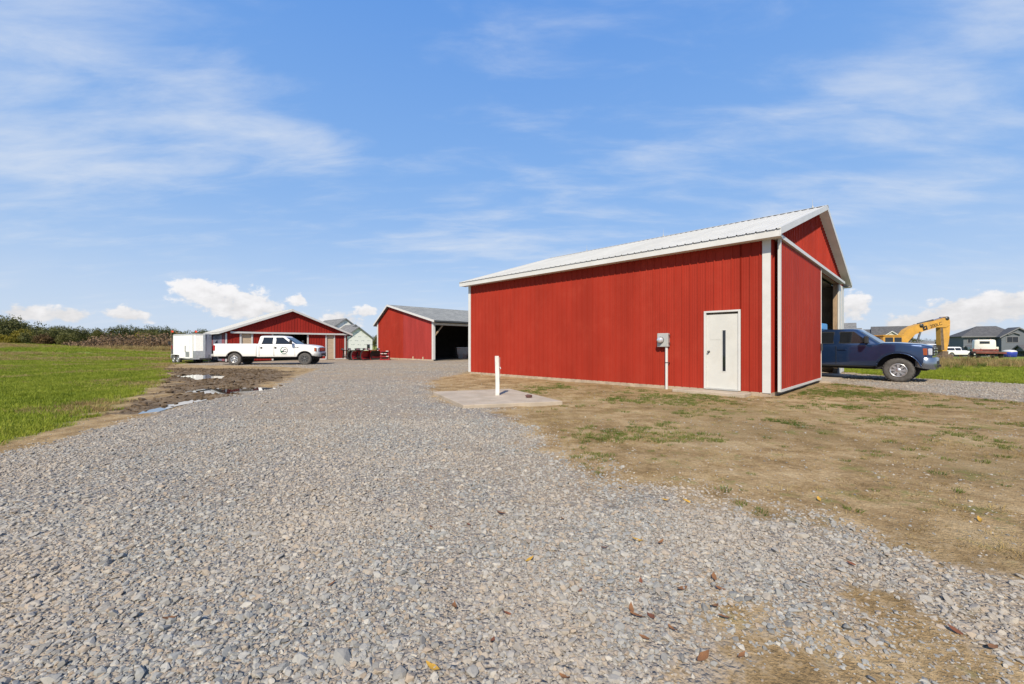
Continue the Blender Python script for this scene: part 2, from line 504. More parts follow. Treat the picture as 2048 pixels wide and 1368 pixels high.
MUD = [(-6.95, 6.9), (-7.35, 8.7), (-7.55, 10.2), (-7.4, 11.5), (-8.0, 14), (-9.4, 18), (-11, 21.5), (-14, 23.7), (-20, 24.5), (-23, 29), (-24.5, 29.5), (-20, 23), (-15.5, 18.3), (-14, 16.5), (-11.5, 13.3), (-10.2, 11.3), (-8.7, 9.2), (-7.9, 7.9)]
LAWN_L = [(-6.6, -8), (-6.75, 3), (-6.95, 5.6), (-7.1, 6.3), (-7.85, 7.6), (-8.6, 9.0), (-10.2, 11.3), (-11.4, 13.3), (-15.5, 18.6), (-20, 24), (-24.5, 29.6), (-27, 36), (-24, 44), (-14, 52), (8, 58), (60, 58), (60, 1500), (-2000, 1500), (-2000, -8)]
LAWN_R = [(16.2, 19.0), (16.1, 18.0), (16.5, 16.0), (17.8, 14.3), (22, 8.3), (26, 0), (26, -8), (2000, -8), (2000, 1500), (-30, 1500), (-2, 60), (14, 46), (17, 30), (17.2, 22)]
SANDSPOT = [(0.95, 1.95), (1.4, 2.22), (1.8, 2.2), (2.3, 2.12), (2.4, 1.95), (2.2, 1.7), (1.9, 1.3), (1.0, 1.0), (0.7, 1.6)]
PUDDLES = [
    ('puddle', [(-14.9, 18.7), (-15.35, 19.9), (-14.6, 20.2), (-13.7, 19.5), (-12.9, 18.6), (-12.1, 17.2), (-12.25, 16.6), (-12.9, 16.9), (-13.2, 17.5), (-14.1, 18.0)], 'pale puddle reflecting the white trailer in the mud'),
    ('puddle', [(-8.75, 12.0), (-9.3, 12.7), (-9.2, 13.4), (-8.5, 13.7), (-7.75, 13.75), (-7.6, 13.4), (-7.75, 12.6), (-7.85, 11.9), (-8.2, 11.7)], 'long puddle reflecting the white pickup beside the gravel edge'),
    ('puddle', [(-9.35, 12.1), (-9.6, 12.4), (-9.9, 13.1), (-9.8, 13.5), (-9.55, 13.3), (-9.4, 12.7)], 'thin sliver of water between two wheel ruts'),
    ('puddle', [(-7.95, 9.7), (-8.1, 10.3), (-8.05, 10.9), (-7.85, 10.9), (-7.75, 10.3), (-7.7, 9.6)], 'narrow rut of water in the dark mud'),
    ('puddle', [(-7.5, 8.45), (-7.72, 8.8), (-7.8, 9.3), (-7.62, 9.35), (-7.5, 9.0), (-7.38, 8.6)], 'small dark puddle closest to the lawn and gravel'),
]


def height(x, y):
    x, y = np.asarray(x, float), np.asarray(y, float)
    # the right-hand side falls away behind the barns; a long grassed bank rises on the left
    t = np.clip((x - 8 + (y - 20) * 0.10) / 25.0, 0, 1)
    t = t * t * (3 - 2 * t)
    d = np.clip(y - 14, 0, 160)
    z = -t * np.where(d < 95, 0.00021 * d * d, 0.00021 * 95 * 95 + 0.012 * (d - 95))
    z = z + 1.75 * np.exp(-(((x + 80) / 17) ** 2 + ((y - 60) / 15) ** 2)) * (0.85 + 0.3 * fbm(x, y, 0.09, 3, 3))
    z = z + 0.35 * np.exp(-(((x + 58) / 9) ** 2 + ((y - 55) / 8) ** 2))
    z = z - 0.17 * np.exp(-(((x + 27.5) / 4) ** 2 + ((y - 33.5) / 4) ** 2))
    z = z + (fbm(x, y, 0.22, 5, 3) - 0.5) * 0.16 * np.clip((np.hypot(x + 2, y - 12) - 16) / 30, 0, 1)
    return z


def masks(x, y):
    wob = (fbm(x, y, 0.9, 21, 4) - 0.5)
    wob2 = (fbm(x, y, 3.5, 27, 3) - 0.5)
    sd_ = sdist(DRIVE, x, y)
    g = 0.5 - sd_ / np.where(np.asarray(x) > -0.5, 1.5, 0.9) + wob * np.where(np.asarray(x) > -0.5, 0.55, 1.0) + wob2 * 0.6
    g = np.maximum(g, 0.5 - sdist(APRON, x, y) / 0.7 + wob * 0.8 + wob2 * 0.5)
    g = np.clip(g, 0, 1) - np.clip(0.55 - sdist(SANDSPOT, x, y) / 0.75 + wob * 1.2 + wob2 * 1.2, 0, 1) * 0.72
    mu = 0.36 - sdist(MUD, x, y) / 1.6 + wob * 1.7 + wob2 * 1.1
    lw = 0.5 - np.minimum(sdist(LAWN_L, x, y), sdist(LAWN_R, x, y)) / 0.9 + wob * 1.2 + wob2 * 0.6
    return np.clip(g, 0, 1), np.clip(mu, 0, 1), np.clip(lw, 0, 1)


TRACKS = [[(-2.2, -2), (-2.3, 2.0), (-3.0, 5), (-4.2, 9), (-5.4, 14), (-6.0, 22), (-6.5, 34)], [(-0.2, -2), (-0.4, 2.0), (-1.1, 5), (-2.4, 9), (-3.7, 14), (-4.3, 22), (-4.6, 34)],
          [(1.6, 0.2), (0.3, 2.6), (-0.7, 5.5), (-2.4, 9)], [(-4.9, 1), (-4.7, 5), (-5.3, 9), (-6.5, 14), (-7.6, 22)]]


def tracks(x, y):
    """trodden wheel lines in the gravel, 0..1"""
    x, y = np.asarray(x, float), np.asarray(y, float)
    t = np.zeros(x.shape)
    w = x + (fbm(x, y, 0.5, 51, 3) - 0.5) * 0.7
    for line in TRACKS:
        p = np.array(line)
        cx_ = np.interp(y, p[:, 1] if p[0, 1] < p[-1, 1] else p[::-1, 1], p[:, 0] if p[0, 1] < p[-1, 1] else p[::-1, 0])
        inr = (y > p[:, 1].min()) & (y < p[:, 1].max())
        t = np.maximum(t, np.where(inr, np.exp(-((w - cx_) / 0.26) ** 2), 0))
    return t * np.clip(fbm(x, y, 0.6, 53, 3) * 1.9 - 0.35, 0, 1)


def fine_height(x, y, g, mu, lw):
    z = height(x, y)
    near = np.clip(1.4 - np.hypot(x, y) / 45, 0, 1)
    z = z + near * ((fbm(x, y, 1.1, 31, 4) - 0.5) * 0.05 + (fbm(x, y, 5.0, 33, 3) - 0.5) * 0.018 * (1 - 0.5 * g))
    z = z + mu * near * (fbm(x, y, 2.4, 41, 4) - 0.5) * 0.16
    z = z + np.clip(g, 0, 1) * near * 0.02
    # ground beside and under the buildings and pads is trodden level
    for name, poly, lab in PUDDLES:
        c = np.array(poly).mean(0)
        k = np.clip(1.0 - sdist(poly, x, y) / 0.45, 0, 1)
        k = k * k * (3 - 2 * k)
        z = z * (1 - k) + (-0.055 - 0.03 * np.clip(-sdist(poly, x, y) / 0.15, 0, 1)) * k
    return z


def graded(lo, hi, f0, f1, step, grow):
    mid = list(np.arange(f0, f1 + 1e-6, step))
    a, s = [], step
    v = f1
    while v < hi:
        s *= grow
        v += s
        a.append(min(v, hi))
    b, s = [], step
    v = f0
    while v > lo:
        s *= grow
        v -= s
        b.append(max(v, lo))
    return np.array(b[::-1] + mid + a)


gx = graded(-1800, 1800, -15, 13, 0.09, 1.035)
gy = graded(-8, 2200, 1.0, 15, 0.09, 1.03)
GX, GY = np.meshgrid(gx, gy)
gm = masks(GX, GY)
GZ = fine_height(GX, GY, *gm)


def ground_z(x, y):
    """height of the finished ground sheet at a point"""
    x, y = np.atleast_1d(np.asarray(x, float)), np.atleast_1d(np.asarray(y, float))
    i = np.clip(np.searchsorted(gx, x) - 1, 0, len(gx) - 2)
    j = np.clip(np.searchsorted(gy, y) - 1, 0, len(gy) - 2)
    u = np.clip((x - gx[i]) / (gx[i + 1] - gx[i]), 0, 1)
    v = np.clip((y - gy[j]) / (gy[j + 1] - gy[j]), 0, 1)
    z = (GZ[j, i] * (1 - u) + GZ[j, i + 1] * u) * (1 - v) + (GZ[j + 1, i] * (1 - u) + GZ[j + 1, i + 1] * u) * v
    return z


def gz(x, y):
    return float(ground_z(x, y)[0])


# ------------------------------------------------------------------ ground material
def ground_material():
    m, nt, b = new_mat('ground_gravel_soil_grass')
    pos = N(nt, 'ShaderNodeNewGeometry').outputs['Position']
    flat = N(nt, 'ShaderNodeVectorMath', {0: pos, 1: (1, 1, 0.2)}, operation='MULTIPLY').outputs[0]

    def noise(s, d=5.0, r=0.6, dist=0.0, v=None):
        return N(nt, 'ShaderNodeTexNoise', {'Vector': v or flat, 'Scale': s, 'Detail': d, 'Roughness': r, 'Distortion': dist}).outputs[0]
    n_low, n_mid, n_hi, n_vh = noise(0.35), noise(2.2), noise(11.0, 6.0), noise(60.0, 4.0)

    def attr(n):
        return N(nt, 'ShaderNodeAttribute', attribute_name=n).outputs['Fac']
    jit = M(nt, 'ADD', M(nt, 'MULTIPLY', M(nt, 'SUBTRACT', n_hi, 0.5), 0.9), M(nt, 'MULTIPLY', M(nt, 'SUBTRACT', n_vh, 0.5), 0.5))

    def edge(a, w):
        return STEP(nt, M(nt, 'ADD', a, jit), 0.5 - w, 0.5 + w)
    fg, fm, fl = edge(attr('gravel'), 0.22), edge(attr('mud'), 0.25), edge(attr('lawn'), 0.22)
    # gravel
    wv = N(nt, 'ShaderNodeVectorMath', {0: flat, 1: N(nt, 'ShaderNodeVectorMath', {0: N(nt, 'ShaderNodeTexNoise', {'Vector': flat, 'Scale': 14.0}).outputs['Color'], 'Scale': 0.04}, operation='SCALE').outputs[0]}, operation='ADD').outputs[0]
    v1 = N(nt, 'ShaderNodeTexVoronoi', {'Vector': wv, 'Scale': 30.0, 'Randomness': 1.0})
    v2 = N(nt, 'ShaderNodeTexVoronoi', {'Vector': wv, 'Scale': 62.0, 'Randomness': 1.0})
    cr = N(nt, 'ShaderNodeSeparateColor', {0: v1.outputs['Color']})
    cr2 = N(nt, 'ShaderNodeSeparateColor', {0: v2.outputs['Color']})
    st = [(0.0, (0.15, 0.145, 0.14)), (0.25, (0.22, 0.21, 0.195)), (0.5, (0.27, 0.255, 0.235)), (0.7, (0.31, 0.255, 0.20)), (0.86, (0.34, 0.325, 0.30)), (1.0, (0.43, 0.39, 0.34))]
    ca = RAMP(nt, cr.outputs[0], st)
    cb = RAMP(nt, cr2.outputs[0], st)
    gcol = MIX(nt, STEP(nt, n_mid, 0.42, 0.58), ca, cb)
    ed = STEP(nt, v1.outputs['Distance'], 0.75, 0.30)
    gcol = MIX(nt, M(nt, 'ADD', 0.62, M(nt, 'MULTIPLY', ed, 0.38)), (0.13, 0.12, 0.11), gcol)
    sepp = N(nt, 'ShaderNodeSeparateXYZ', {0: pos})
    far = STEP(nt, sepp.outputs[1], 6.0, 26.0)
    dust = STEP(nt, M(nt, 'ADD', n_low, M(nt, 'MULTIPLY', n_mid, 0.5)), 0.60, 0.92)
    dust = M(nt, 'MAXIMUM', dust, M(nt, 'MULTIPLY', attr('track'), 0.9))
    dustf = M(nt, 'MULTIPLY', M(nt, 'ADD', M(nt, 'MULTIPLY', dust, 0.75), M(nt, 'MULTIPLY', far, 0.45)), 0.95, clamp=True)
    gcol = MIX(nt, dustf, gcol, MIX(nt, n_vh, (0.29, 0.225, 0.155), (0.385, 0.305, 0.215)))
    # bare soil with thatch
    stv = N(nt, 'ShaderNodeMapping', {'Vector': flat, 'Rotation': (0, 0, 0.5), 'Scale': (22, 48, 1)}).outputs[0]
    straw = noise(3.0, 6.0, 0.7, 1.5, stv)
    soil = RAMP(nt, M(nt, 'ADD', M(nt, 'ADD', M(nt, 'MULTIPLY', n_mid, 0.40), M(nt, 'MULTIPLY', n_hi, 0.25)), M(nt, 'MULTIPLY', noise(0.55, 5.0, 0.65), 0.35)), [(0.34, (0.16, 0.106, 0.049)), (0.46, (0.285, 0.193, 0.095)), (0.55, (0.395, 0.283, 0.152)), (0.68, (0.50, 0.387, 0.236))])
    soil = MIX(nt, 1.0, soil, MIX(nt, STEP(nt, M(nt, 'ADD', M(nt, 'MULTIPLY', noise(26.0, 5.0, 0.7), 0.6), M(nt, 'MULTIPLY', n_vh, 0.4)), 0.36, 0.64), (0.70, 0.69, 0.66), (1.18, 1.18, 1.17)), 'MULTIPLY')
    thatch = MIX(nt, STEP(nt, straw, 0.35, 0.7), (0.16, 0.112, 0.052), (0.34, 0.252, 0.132))
    tf = STEP(nt, M(nt, 'ADD', n_low, M(nt, 'MULTIPLY', n_hi, 0.35)), 0.58, 0.82)
    right = STEP(nt, sepp.outputs[0], -1.0, 3.0)
    soil = MIX(nt, M(nt, 'MULTIPLY', tf, M(nt, 'MULTIPLY', right, 0.6)), soil, thatch)
    gsp = STEP(nt, M(nt, 'ADD', M(nt, 'MULTIPLY', noise(1.5, 8.0, 0.72), 0.8), M(nt, 'MULTIPLY', n_hi, 0.3)), 0.585, 0.68)
    soil = MIX(nt, M(nt, 'MULTIPLY', gsp, M(nt, 'MULTIPLY', right, 0.55)), soil, (0.12, 0.145, 0.03))
    # mud
    mud = RAMP(nt, M(nt, 'ADD', M(nt, 'MULTIPLY', n_mid, 0.5), M(nt, 'MULTIPLY', n_hi, 0.5)), [(0.3, (0.065, 0.045, 0.028)), (0.46, (0.13, 0.092, 0.056)), (0.60, (0.22, 0.162, 0.10)), (0.78, (0.33, 0.255, 0.17))])
    # grass sward seen from afar
    n_g = noise(0.9, 6.0, 0.65)
    gr = RAMP(nt, M(nt, 'ADD', M(nt, 'MULTIPLY', n_g, 0.6), M(nt, 'MULTIPLY', n_hi, 0.4)), [(0.28, (0.085, 0.130, 0.016)), (0.45, (0.135, 0.195, 0.024)), (0.6, (0.185, 0.240, 0.036)), (0.78, (0.25, 0.265, 0.070))])
    bankn = noise(0.11, 5.0, 0.65, 0.5, N(nt, 'ShaderNodeMapping', {'Vector': flat, 'Scale': (0.5, 1.6, 1)}).outputs[0])
    up = M(nt, 'ADD', M(nt, 'MULTIPLY', STEP(nt, sepp.outputs[1], 20.0, 60.0), 0.16), M(nt, 'MULTIPLY', STEP(nt, sepp.outputs[2], 0.25, 1.3), 0.13))
    dry = STEP(nt, M(nt, 'ADD', bankn, M(nt, 'ADD', up, M(nt, 'MULTIPLY', M(nt, 'SUBTRACT', n_mid, 0.5), 0.25))), 0.60, 0.78)
    gr = MIX(nt, M(nt, 'MULTIPLY', dry, M(nt, 'SUBTRACT', 0.85, M(nt, 'MULTIPLY', STEP(nt, sepp.outputs[0], 0.0, 15.0), 0.7))), gr, MIX(nt, n_hi, (0.20, 0.145, 0.06), (0.31, 0.235, 0.10)))
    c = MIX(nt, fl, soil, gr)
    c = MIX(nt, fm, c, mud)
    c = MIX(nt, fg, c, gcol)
    nt.links.new(c, b.inputs['Base Color'])
    wet = M(nt, 'MULTIPLY', fm, M(nt, 'SUBTRACT', 1.0, fg))
    nt.links.new(M(nt, 'SUBTRACT', 0.96, M(nt, 'MULTIPLY', wet, 0.12)), b.inputs['Roughness'])
    b.inputs['Specular IOR Level'].default_value = 0.12
    hg = M(nt, 'ADD', M(nt, 'MULTIPLY', M(nt, 'SUBTRACT', 1.0, v1.outputs['Distance']), 0.7), M(nt, 'MULTIPLY', M(nt, 'SUBTRACT', 1.0, v2.outputs['Distance']), 0.4))
    hs = M(nt, 'ADD', M(nt, 'MULTIPLY', n_hi, 0.9), M(nt, 'MULTIPLY', n_vh, 0.7))
    hmix = N(nt, 'ShaderNodeMix', {0: fg, 2: hs, 3: hg}).outputs[0]
    bp = N(nt, 'ShaderNodeBump', {'Height': hmix, 'Strength': 0.9, 'Distance': 0.03})
    nt.links.new(bp.outputs[0], b.inputs['Normal'])
    return m


m_ground = ground_material()
nx, ny = len(gx), len(gy)
me = bpy.data.meshes.new('ground')
vv = np.stack([GX.ravel(), GY.ravel(), GZ.ravel()], 1)
idx = np.arange(nx * ny).reshape(ny, nx)
fq = np.stack([idx[:-1, :-1].ravel(), idx[:-1, 1:].ravel(), idx[1:, 1:].ravel(), idx[1:, :-1].ravel()], 1)
me.vertices.add(len(vv))
me.vertices.foreach_set('co', vv.ravel())
me.loops.add(fq.size)
me.loops.foreach_set('vertex_index', fq.ravel().astype(np.int32))
me.polygons.add(len(fq))
me.polygons.foreach_set('loop_start', np.arange(0, fq.size, 4, dtype=np.int32))
me.polygons.foreach_set('use_smooth', np.ones(len(fq), bool))
me.update(calc_edges=True)
for nm, a in zip(('gravel', 'mud', 'lawn', 'track'), gm + (tracks(GX, GY),)):
    at = me.attributes.new(nm, 'FLOAT', 'POINT')
    at.data.foreach_set('value', a.ravel().astype(np.float32))
me.materials.append(m_ground)
ground = bpy.data.objects.new('ground', me)
col.objects.link(ground)
structure(ground)

m_water, ntw, bw = new_mat('puddle_water')
bw.inputs['Base Color'].default_value = (0.03, 0.025, 0.018, 1)
bw.inputs['Roughness'].default_value = 0.03
bw.inputs['IOR'].default_value = 1.33
bw.inputs['Specular IOR Level'].default_value = 0.9
bw.inputs['Coat Weight'].default_value = 0.6
bw.inputs['Coat Roughness'].default_value = 0.02
for nm, poly, lab in PUDDLES:
    c = np.array(poly).mean(0)
    mb = MB()
    big_p = [tuple(c + (np.array(p) - c) * 1.30) + (-0.042,) for p in poly]
    mb.add(big_p, [tuple(range(len(big_p)))])
    o = mb.build(nm, m_water)
    structure(o, lab)


# ------------------------------------------------------------------ ribbed metal cladding
RIB = 0.2286


def ribbed(name, m, parent, u0, u1, fmap, vb, vt, breaks=(), hgt=0.026):
    us = []
    k0 = int(math.floor(u0 / RIB)) - 1
    for k in range(k0, int(u1 / RIB) + 2):
        b0 = k * RIB
        for du, d in ((0.0, 0.0), (0.010, hgt), (0.034, hgt), (0.044, 0.0), (0.098, 0.0), (0.104, hgt * 0.18), (0.118, hgt * 0.18), (0.124, 0.0), (0.160, 0.0), (0.166, hgt * 0.18), (0.180, hgt * 0.18), (0.186, 0.0)):
            if u0 <= b0 + du <= u1:
                us.append((b0 + du, d))
    for e in (u0, u1):
        us.append((e, 0.0))
    for q in breaks:
        for e in (q - 1e-4, q + 1e-4):
            if u0 < e < u1:
                us.append((e, 0.0))
    us = sorted(set(us))
    vs, fs = [], []
    for u, d in us:
        vs += [fmap(u, vb(u), d), fmap(u, vt(u), d)]
    for i in range(len(us) - 1):
        fs.append((2 * i, 2 * i + 2, 2 * i + 3, 2 * i + 1))
    mb = MB()
    mb.add(vs, fs)
    return mb.build(name, m, parent, fix=False)


def clad(name, m, parent, u0, u1, fmap, vb, vt, breaks=(), w=RIB * 4, hgt=0.026):
    a = u0
    while a < u1 - 0.02:
        e = min(u1, (math.floor(a / w + 1e-6) + 1) * w)
        if u1 - e < 0.05: e = u1
        inner = [q for q in breaks if a < q < e]
        ribbed(name, m, parent, a, e, fmap, vb, vt, inner, hgt)
        a = e


# ------------------------------------------------------------------ the big red barn
BC = (6.731, 10.857)
BL, BW = 12.36, 12.83
OH, RK = 0.34, 0.30
ROOF_T, SLOPE = 4.265, 0.3185
RIDGE = BW / 2


def roof_z(s):
    return ROOF_T + SLOPE * (min(s, BW - s) + OH)


barn = thing('pole_barn', 'large bright red metal barn with white roof and cream entry door', 'barn', (BC[0], BC[1], 0), R(45))
D0, D1, DT = 0.714, 1.677, 2.27
clad('siding_panel', m_red, barn, 0.17, BL - 0.12, lambda u, v, d: (-d, u, v), lambda u: DT if D0 < u < D1 else 0.10, lambda u: 4.12, breaks=(D0, D1))
clad('siding_panel', m_red, barn, 0.10, BL - 0.1, lambda u, v, d: (BW + d, u, v), lambda u: 0.10, lambda u: 4.12)
OPEN0, OPEN1, OPENH = 5.95, 11.40, 4.10
brk = (OPEN0, OPEN1, RIDGE)
clad('gable_siding_panel', m_red, barn, 0.02, BW - 0.12, lambda u, v, d: (u, -d, v), lambda u: OPENH if OPEN0 < u < OPEN1 else 0.10, lambda u: roof_z(u) - 0.09, breaks=brk)
clad('gable_siding_panel', m_red, barn, 0.02, BW - 0.02, lambda u, v, d: (u, BL + d, v), lambda u: 0.10, lambda u: roof_z(u) - 0.09, breaks=(RIDGE,))
rlen = math.hypot(RIDGE + OH, SLOPE * (RIDGE + OH))
cs, sn = (RIDGE + OH) / rlen, SLOPE * (RIDGE + OH) / rlen
for side in (0, 1):
    def fm(u, v, d, side=side):
        s = -OH + v * cs - d * sn
        z = ROOF_T + v * sn + d * cs
        return ((s if side == 0 else BW - s), u, z)
    clad('roof_panel', m_roof, barn, -RK, BL + RK, fm, lambda u: -0.03, lambda u: rlen, hgt=0.024)
for t0, t1 in ((-RK, BL + RK),):
    mb = MB()
    mb.prism([(RIDGE - 0.20, roof_z(RIDGE) - 0.030), (RIDGE, roof_z(RIDGE) + 0.036), (RIDGE + 0.20, roof_z(RIDGE) - 0.030), (RIDGE, roof_z(RIDGE) + 0.010)], 'y', t0 - 0.01, t1 + 0.01)
    mb.build('ridge_cap', m_roof, barn)
for s0, s1 in ((-OH, -OH + 0.03), (BW + OH - 0.03, BW + OH)):
    box('fascia', m_white, barn, s0, s1, -RK, BL + RK, ROOF_T - 0.185, ROOF_T - 0.012)
box('eave_soffit', m_soffit, barn, -OH + 0.032, -0.002, -RK + 0.03, BL + RK - 0.03, ROOF_T - 0.17, ROOF_T - 0.155)
box('eave_soffit', m_soffit, barn, BW + 0.002, BW + OH - 0.032, -RK + 0.03, BL + RK - 0.03, ROOF_T - 0.17, ROOF_T - 0.155)
for y0, y1 in ((-RK, -RK + 0.028), (BL + RK - 0.028, BL + RK)):
    for side in (0, 1):
        a, b2 = -OH - 0.005, RIDGE
        P4 = [(a, roof_z(a) - 0.15), (b2, roof_z(b2) - 0.15), (b2, roof_z(b2) + 0.030), (a, roof_z(a) + 0.030)]
        if side: P4 = [(BW - p[0], p[1]) for p in P4]
        MB().prism(P4, 'y', y0 - 0.003, y1 + 0.003).build('rake_trim', m_white, barn)
for y0, y1 in ((-RK + 0.03, 0.03), (BL - 0.03, BL + RK - 0.03)):
    for side in (0, 1):
        a, b2 = -OH + 0.04, RIDGE
        P4 = [(a, roof_z(a) - 0.155), (b2, roof_z(b2) - 0.155), (b2, roof_z(b2) - 0.14), (a, roof_z(a) - 0.14)]
        if side: P4 = [(BW - p[0], p[1]) for p in P4]
        MB().prism(P4, 'y', y0, y1).build('rake_soffit', m_soffit, barn)
# corner trims
box('corner_trim', m_white, barn, -0.028, 0.012, 0.0, 0.19, 0.09, 4.10)
box('corner_trim', m_white, barn, -0.028, 0.10, BL - 0.13, BL + 0.03, 0.09, 4.10)
box('corner_trim', m_white, barn, BW - 0.13, BW + 0.028, -0.030, 0.12, 0.09, 4.10)
box('corner_trim', m_white, barn, BW - 0.1, BW + 0.028, BL - 0.13, BL + 0.03, 0.09, 4.10)
box('base_trim', m_found, barn, -0.012, 0.05, 0.05, BL - 0.02, -0.25, 0.10)
box('base_trim', m_found, barn, 0.0, OPEN0 + 0.05, -0.012, 0.05, -0.25, 0.10)
box('base_trim', m_found, barn, OPEN1, BW, -0.012, 0.05, -0.25, 0.10)
box('base_trim', m_found, barn, BW - 0.05, BW + 0.012, 0.05, BL - 0.02, -0.9, 0.10)
box('base_trim', m_found, barn, 0.06, BW - 0.06, BL - 0.05, BL + 0.012, -0.9, 0.10)
box('floor_slab', m_conc, barn, 0.06, BW - 0.06, 0.055, BL - 0.06, -0.3, 0.055)
box('door_apron', m_conc, barn, OPEN0 + 0.05, OPEN1, -0.45, 0.054, -0.3, 0.050)
# lining and frame inside
box('back_lining', m_ply, barn, 0.05, BW - 0.05, BL - 0.16, BL - 0.14, 0.056, 4.1)
box('side_lining', m_ply, barn, BW - 0.16, BW - 0.14, 0.12, BL - 0.2, 0.056, 4.1)
box('side_lining', m_ply, barn, 0.14, 0.16, 0.12, BL - 0.2, 0.056, 4.1)
box('ceiling_lining', m_ply, barn, 0.05, BW - 0.05, 0.35, BL - 0.2, 4.14, 4.16)
for s in (OPEN0 - 0.07, OPEN1 + 0.09):
    box('door_post', m_wood, barn, s - 0.07, s + 0.07, 0.03, 0.20, 0.056, 4.13)
for t in (2.5, 5.0, 7.5, 10.0):
    box('wall_post', m_wood, barn, BW - 0.32, BW - 0.165, t, t + 0.15, 0.056, 4.12)
box('wall_girt', m_wood, barn, BW - 0.22, BW - 0.165, 0.3, BL - 0.3, 2.25, 2.40)
box('door_header', m_wood, barn, OPEN0 - 0.14, OPEN1 + 0.16, 0.03, 0.20, 4.132, 4.139 + 0.25)
box('jamb_trim', m_white, barn, OPEN1 + 0.0, OPEN1 + 0.62, -0.034, 0.026, 0.06, OPENH)
box('jamb_trim', m_white, barn, OPEN1 + 0.72, BW - 0.135, -0.036, 0.0, 0.10, OPENH)
# sliding door, run open to one side of the doorway
sd = MB().box(0.20, 6.06, -0.150, -0.115, 0.13, 4.10).build('sliding_door', m_red, barn)
clad('door_panel', m_red, sd, 0.29, 6.05, lambda u, v, d: (u, -0.152 - d * 0.30, v), lambda u: 0.175, lambda u: 4.09)
box('door_edge_trim', m_white, sd, 0.195, 0.285, -0.176, -0.112, 0.12, 4.11)
box('door_edge_trim', m_white, sd, 6.045, 6.075, -0.170, -0.112, 0.12, 4.11)
box('door_bottom_trim', m_white, sd, 0.286, 6.044, -0.174, -0.112, 0.11, 0.176)
box('door_handle', m_steel, sd, 5.92, 5.96, -0.22, -0.17, 1.15, 1.40)
tr = box('door_track', m_white, barn, 0.06, 11.62, -0.215, -0.02, 4.115, 4.215)
# entry door on the long side
ed = box('entry_door', m_cream, barn, 0.002, 0.045, D0 + 0.06, D1 - 0.06, 0.125, DT - 0.06)
box('door_window', m_glass, ed, -0.002, 0.02, D0 + 0.385, D0 + 0.465, 0.62, 1.76)
box('window_bead', m_white, ed, -0.006, 0.0, D0 + 0.370, D0 + 0.384, 0.60, 1.78)
box('window_bead', m_white, ed, -0.006, 0.0, D0 + 0.466, D0 + 0.480, 0.60, 1.78)
box('window_bead', m_white, ed, -0.006, 0.0, D0 + 0.384, D0 + 0.466, 0.60, 0.618)
box('window_bead', m_white, ed, -0.006, 0.0, D0 + 0.384, D0 + 0.466, 1.762, 1.78)
box('notice_plate', m_cream, ed, -0.003, 0.001, D0 + 0.50, D0 + 0.80, 1.50, 1.77)
MB().lathe([(0.0, 0), (0.032, 0.0), (0.032, 0.008), (0.012, 0.012), (0.012, 0.035), (0.026, 0.042), (0.030, 0.055), (0.022, 0.068), (0.0, 0.07)], 16, Matrix.Translation((0.002, D1 - 0.13, 1.16)) @ Matrix.Rotation(R(-90), 4, 'Y')).build('door_knob', m_steel, ed)
box('door_frame', m_white, barn, -0.030, 0.05, D0, D0 + 0.058, 0.10, DT)
box('door_frame', m_white, barn, -0.030, 0.05, D1 - 0.058, D1, 0.10, DT)
box('door_frame', m_white, barn, -0.032, 0.05, D0, D1, DT + 0.001, DT + 0.05)
box('door_sill', m_greymetal, barn, -0.05, 0.05, D0 + 0.06, D1 - 0.06, 0.09, 0.122)
box('step_slab', m_conc, barn, -0.62, -0.014, 0.45, 2.35, -0.2, 0.075, ch=0.012)
for t in (11.1 - 0.9, 5.9, 0.15):
    mb = MB()
    mb.tube([(RIDGE, t, roof_z(RIDGE) + 0.03), (RIDGE, t, roof_z(RIDGE) + 0.10)], 0.03, 8)
    mb.tube([(RIDGE, t, roof_z(RIDGE) + 0.08), (RIDGE, t, roof_z(RIDGE) + 0.34)], [0.008, 0.004], 6)
    mb.build('lightning_rod', m_greymetal, barn)

# electric meter on the long wall, with its riser
meter = thing('electric_meter', 'grey electric meter box on a white riser beside the entry door', 'meter', (BC[0], BC[1], 0), R(45))
T0 = 2.86
box('meter_box', m_greymetal, meter, -0.16, -0.021, T0 - 0.17, T0 + 0.17, 1.29, 1.71, ch=0.012)
mt = Matrix.Translation((-0.16, T0 + 0.05, 1.50)) @ Matrix.Rotation(R(-90), 4, 'Y')
MB().lathe([(0.0, 0), (0.098, 0.0), (0.098, 0.02), (0.085, 0.024), (0.085, 0.09), (0.07, 0.115), (0.0, 0.122)], 24, mt).build('glass_dome', m_lens, meter)
MB().lathe([(0.103, 0.0), (0.103, 0.022), (0.093, 0.024), (0.093, 0.0)], 24, mt).build('lock_ring', m_steel, meter)
MB().tube([(-0.085, T0 - 0.10, -0.1), (-0.085, T0 - 0.10, 1.295)], 0.042, 12).build('riser_pipe', m_white, meter)
MB().tube([(-0.085, T0 - 0.10, 0.80), (-0.085, T0 - 0.10, 0.825)], 0.048, 12).build('pipe_clamp', m_steel, meter)
box('clamp_arm', m_steel, meter, -0.08, -0.018, T0 - 0.175, T0 - 0.155, 0.80, 0.825)
for z in (1.40, 1.64):
    box('hinge', m_steel, meter, -0.10, -0.05, T0 - 0.215, T0 - 0.168, z, z + 0.022)

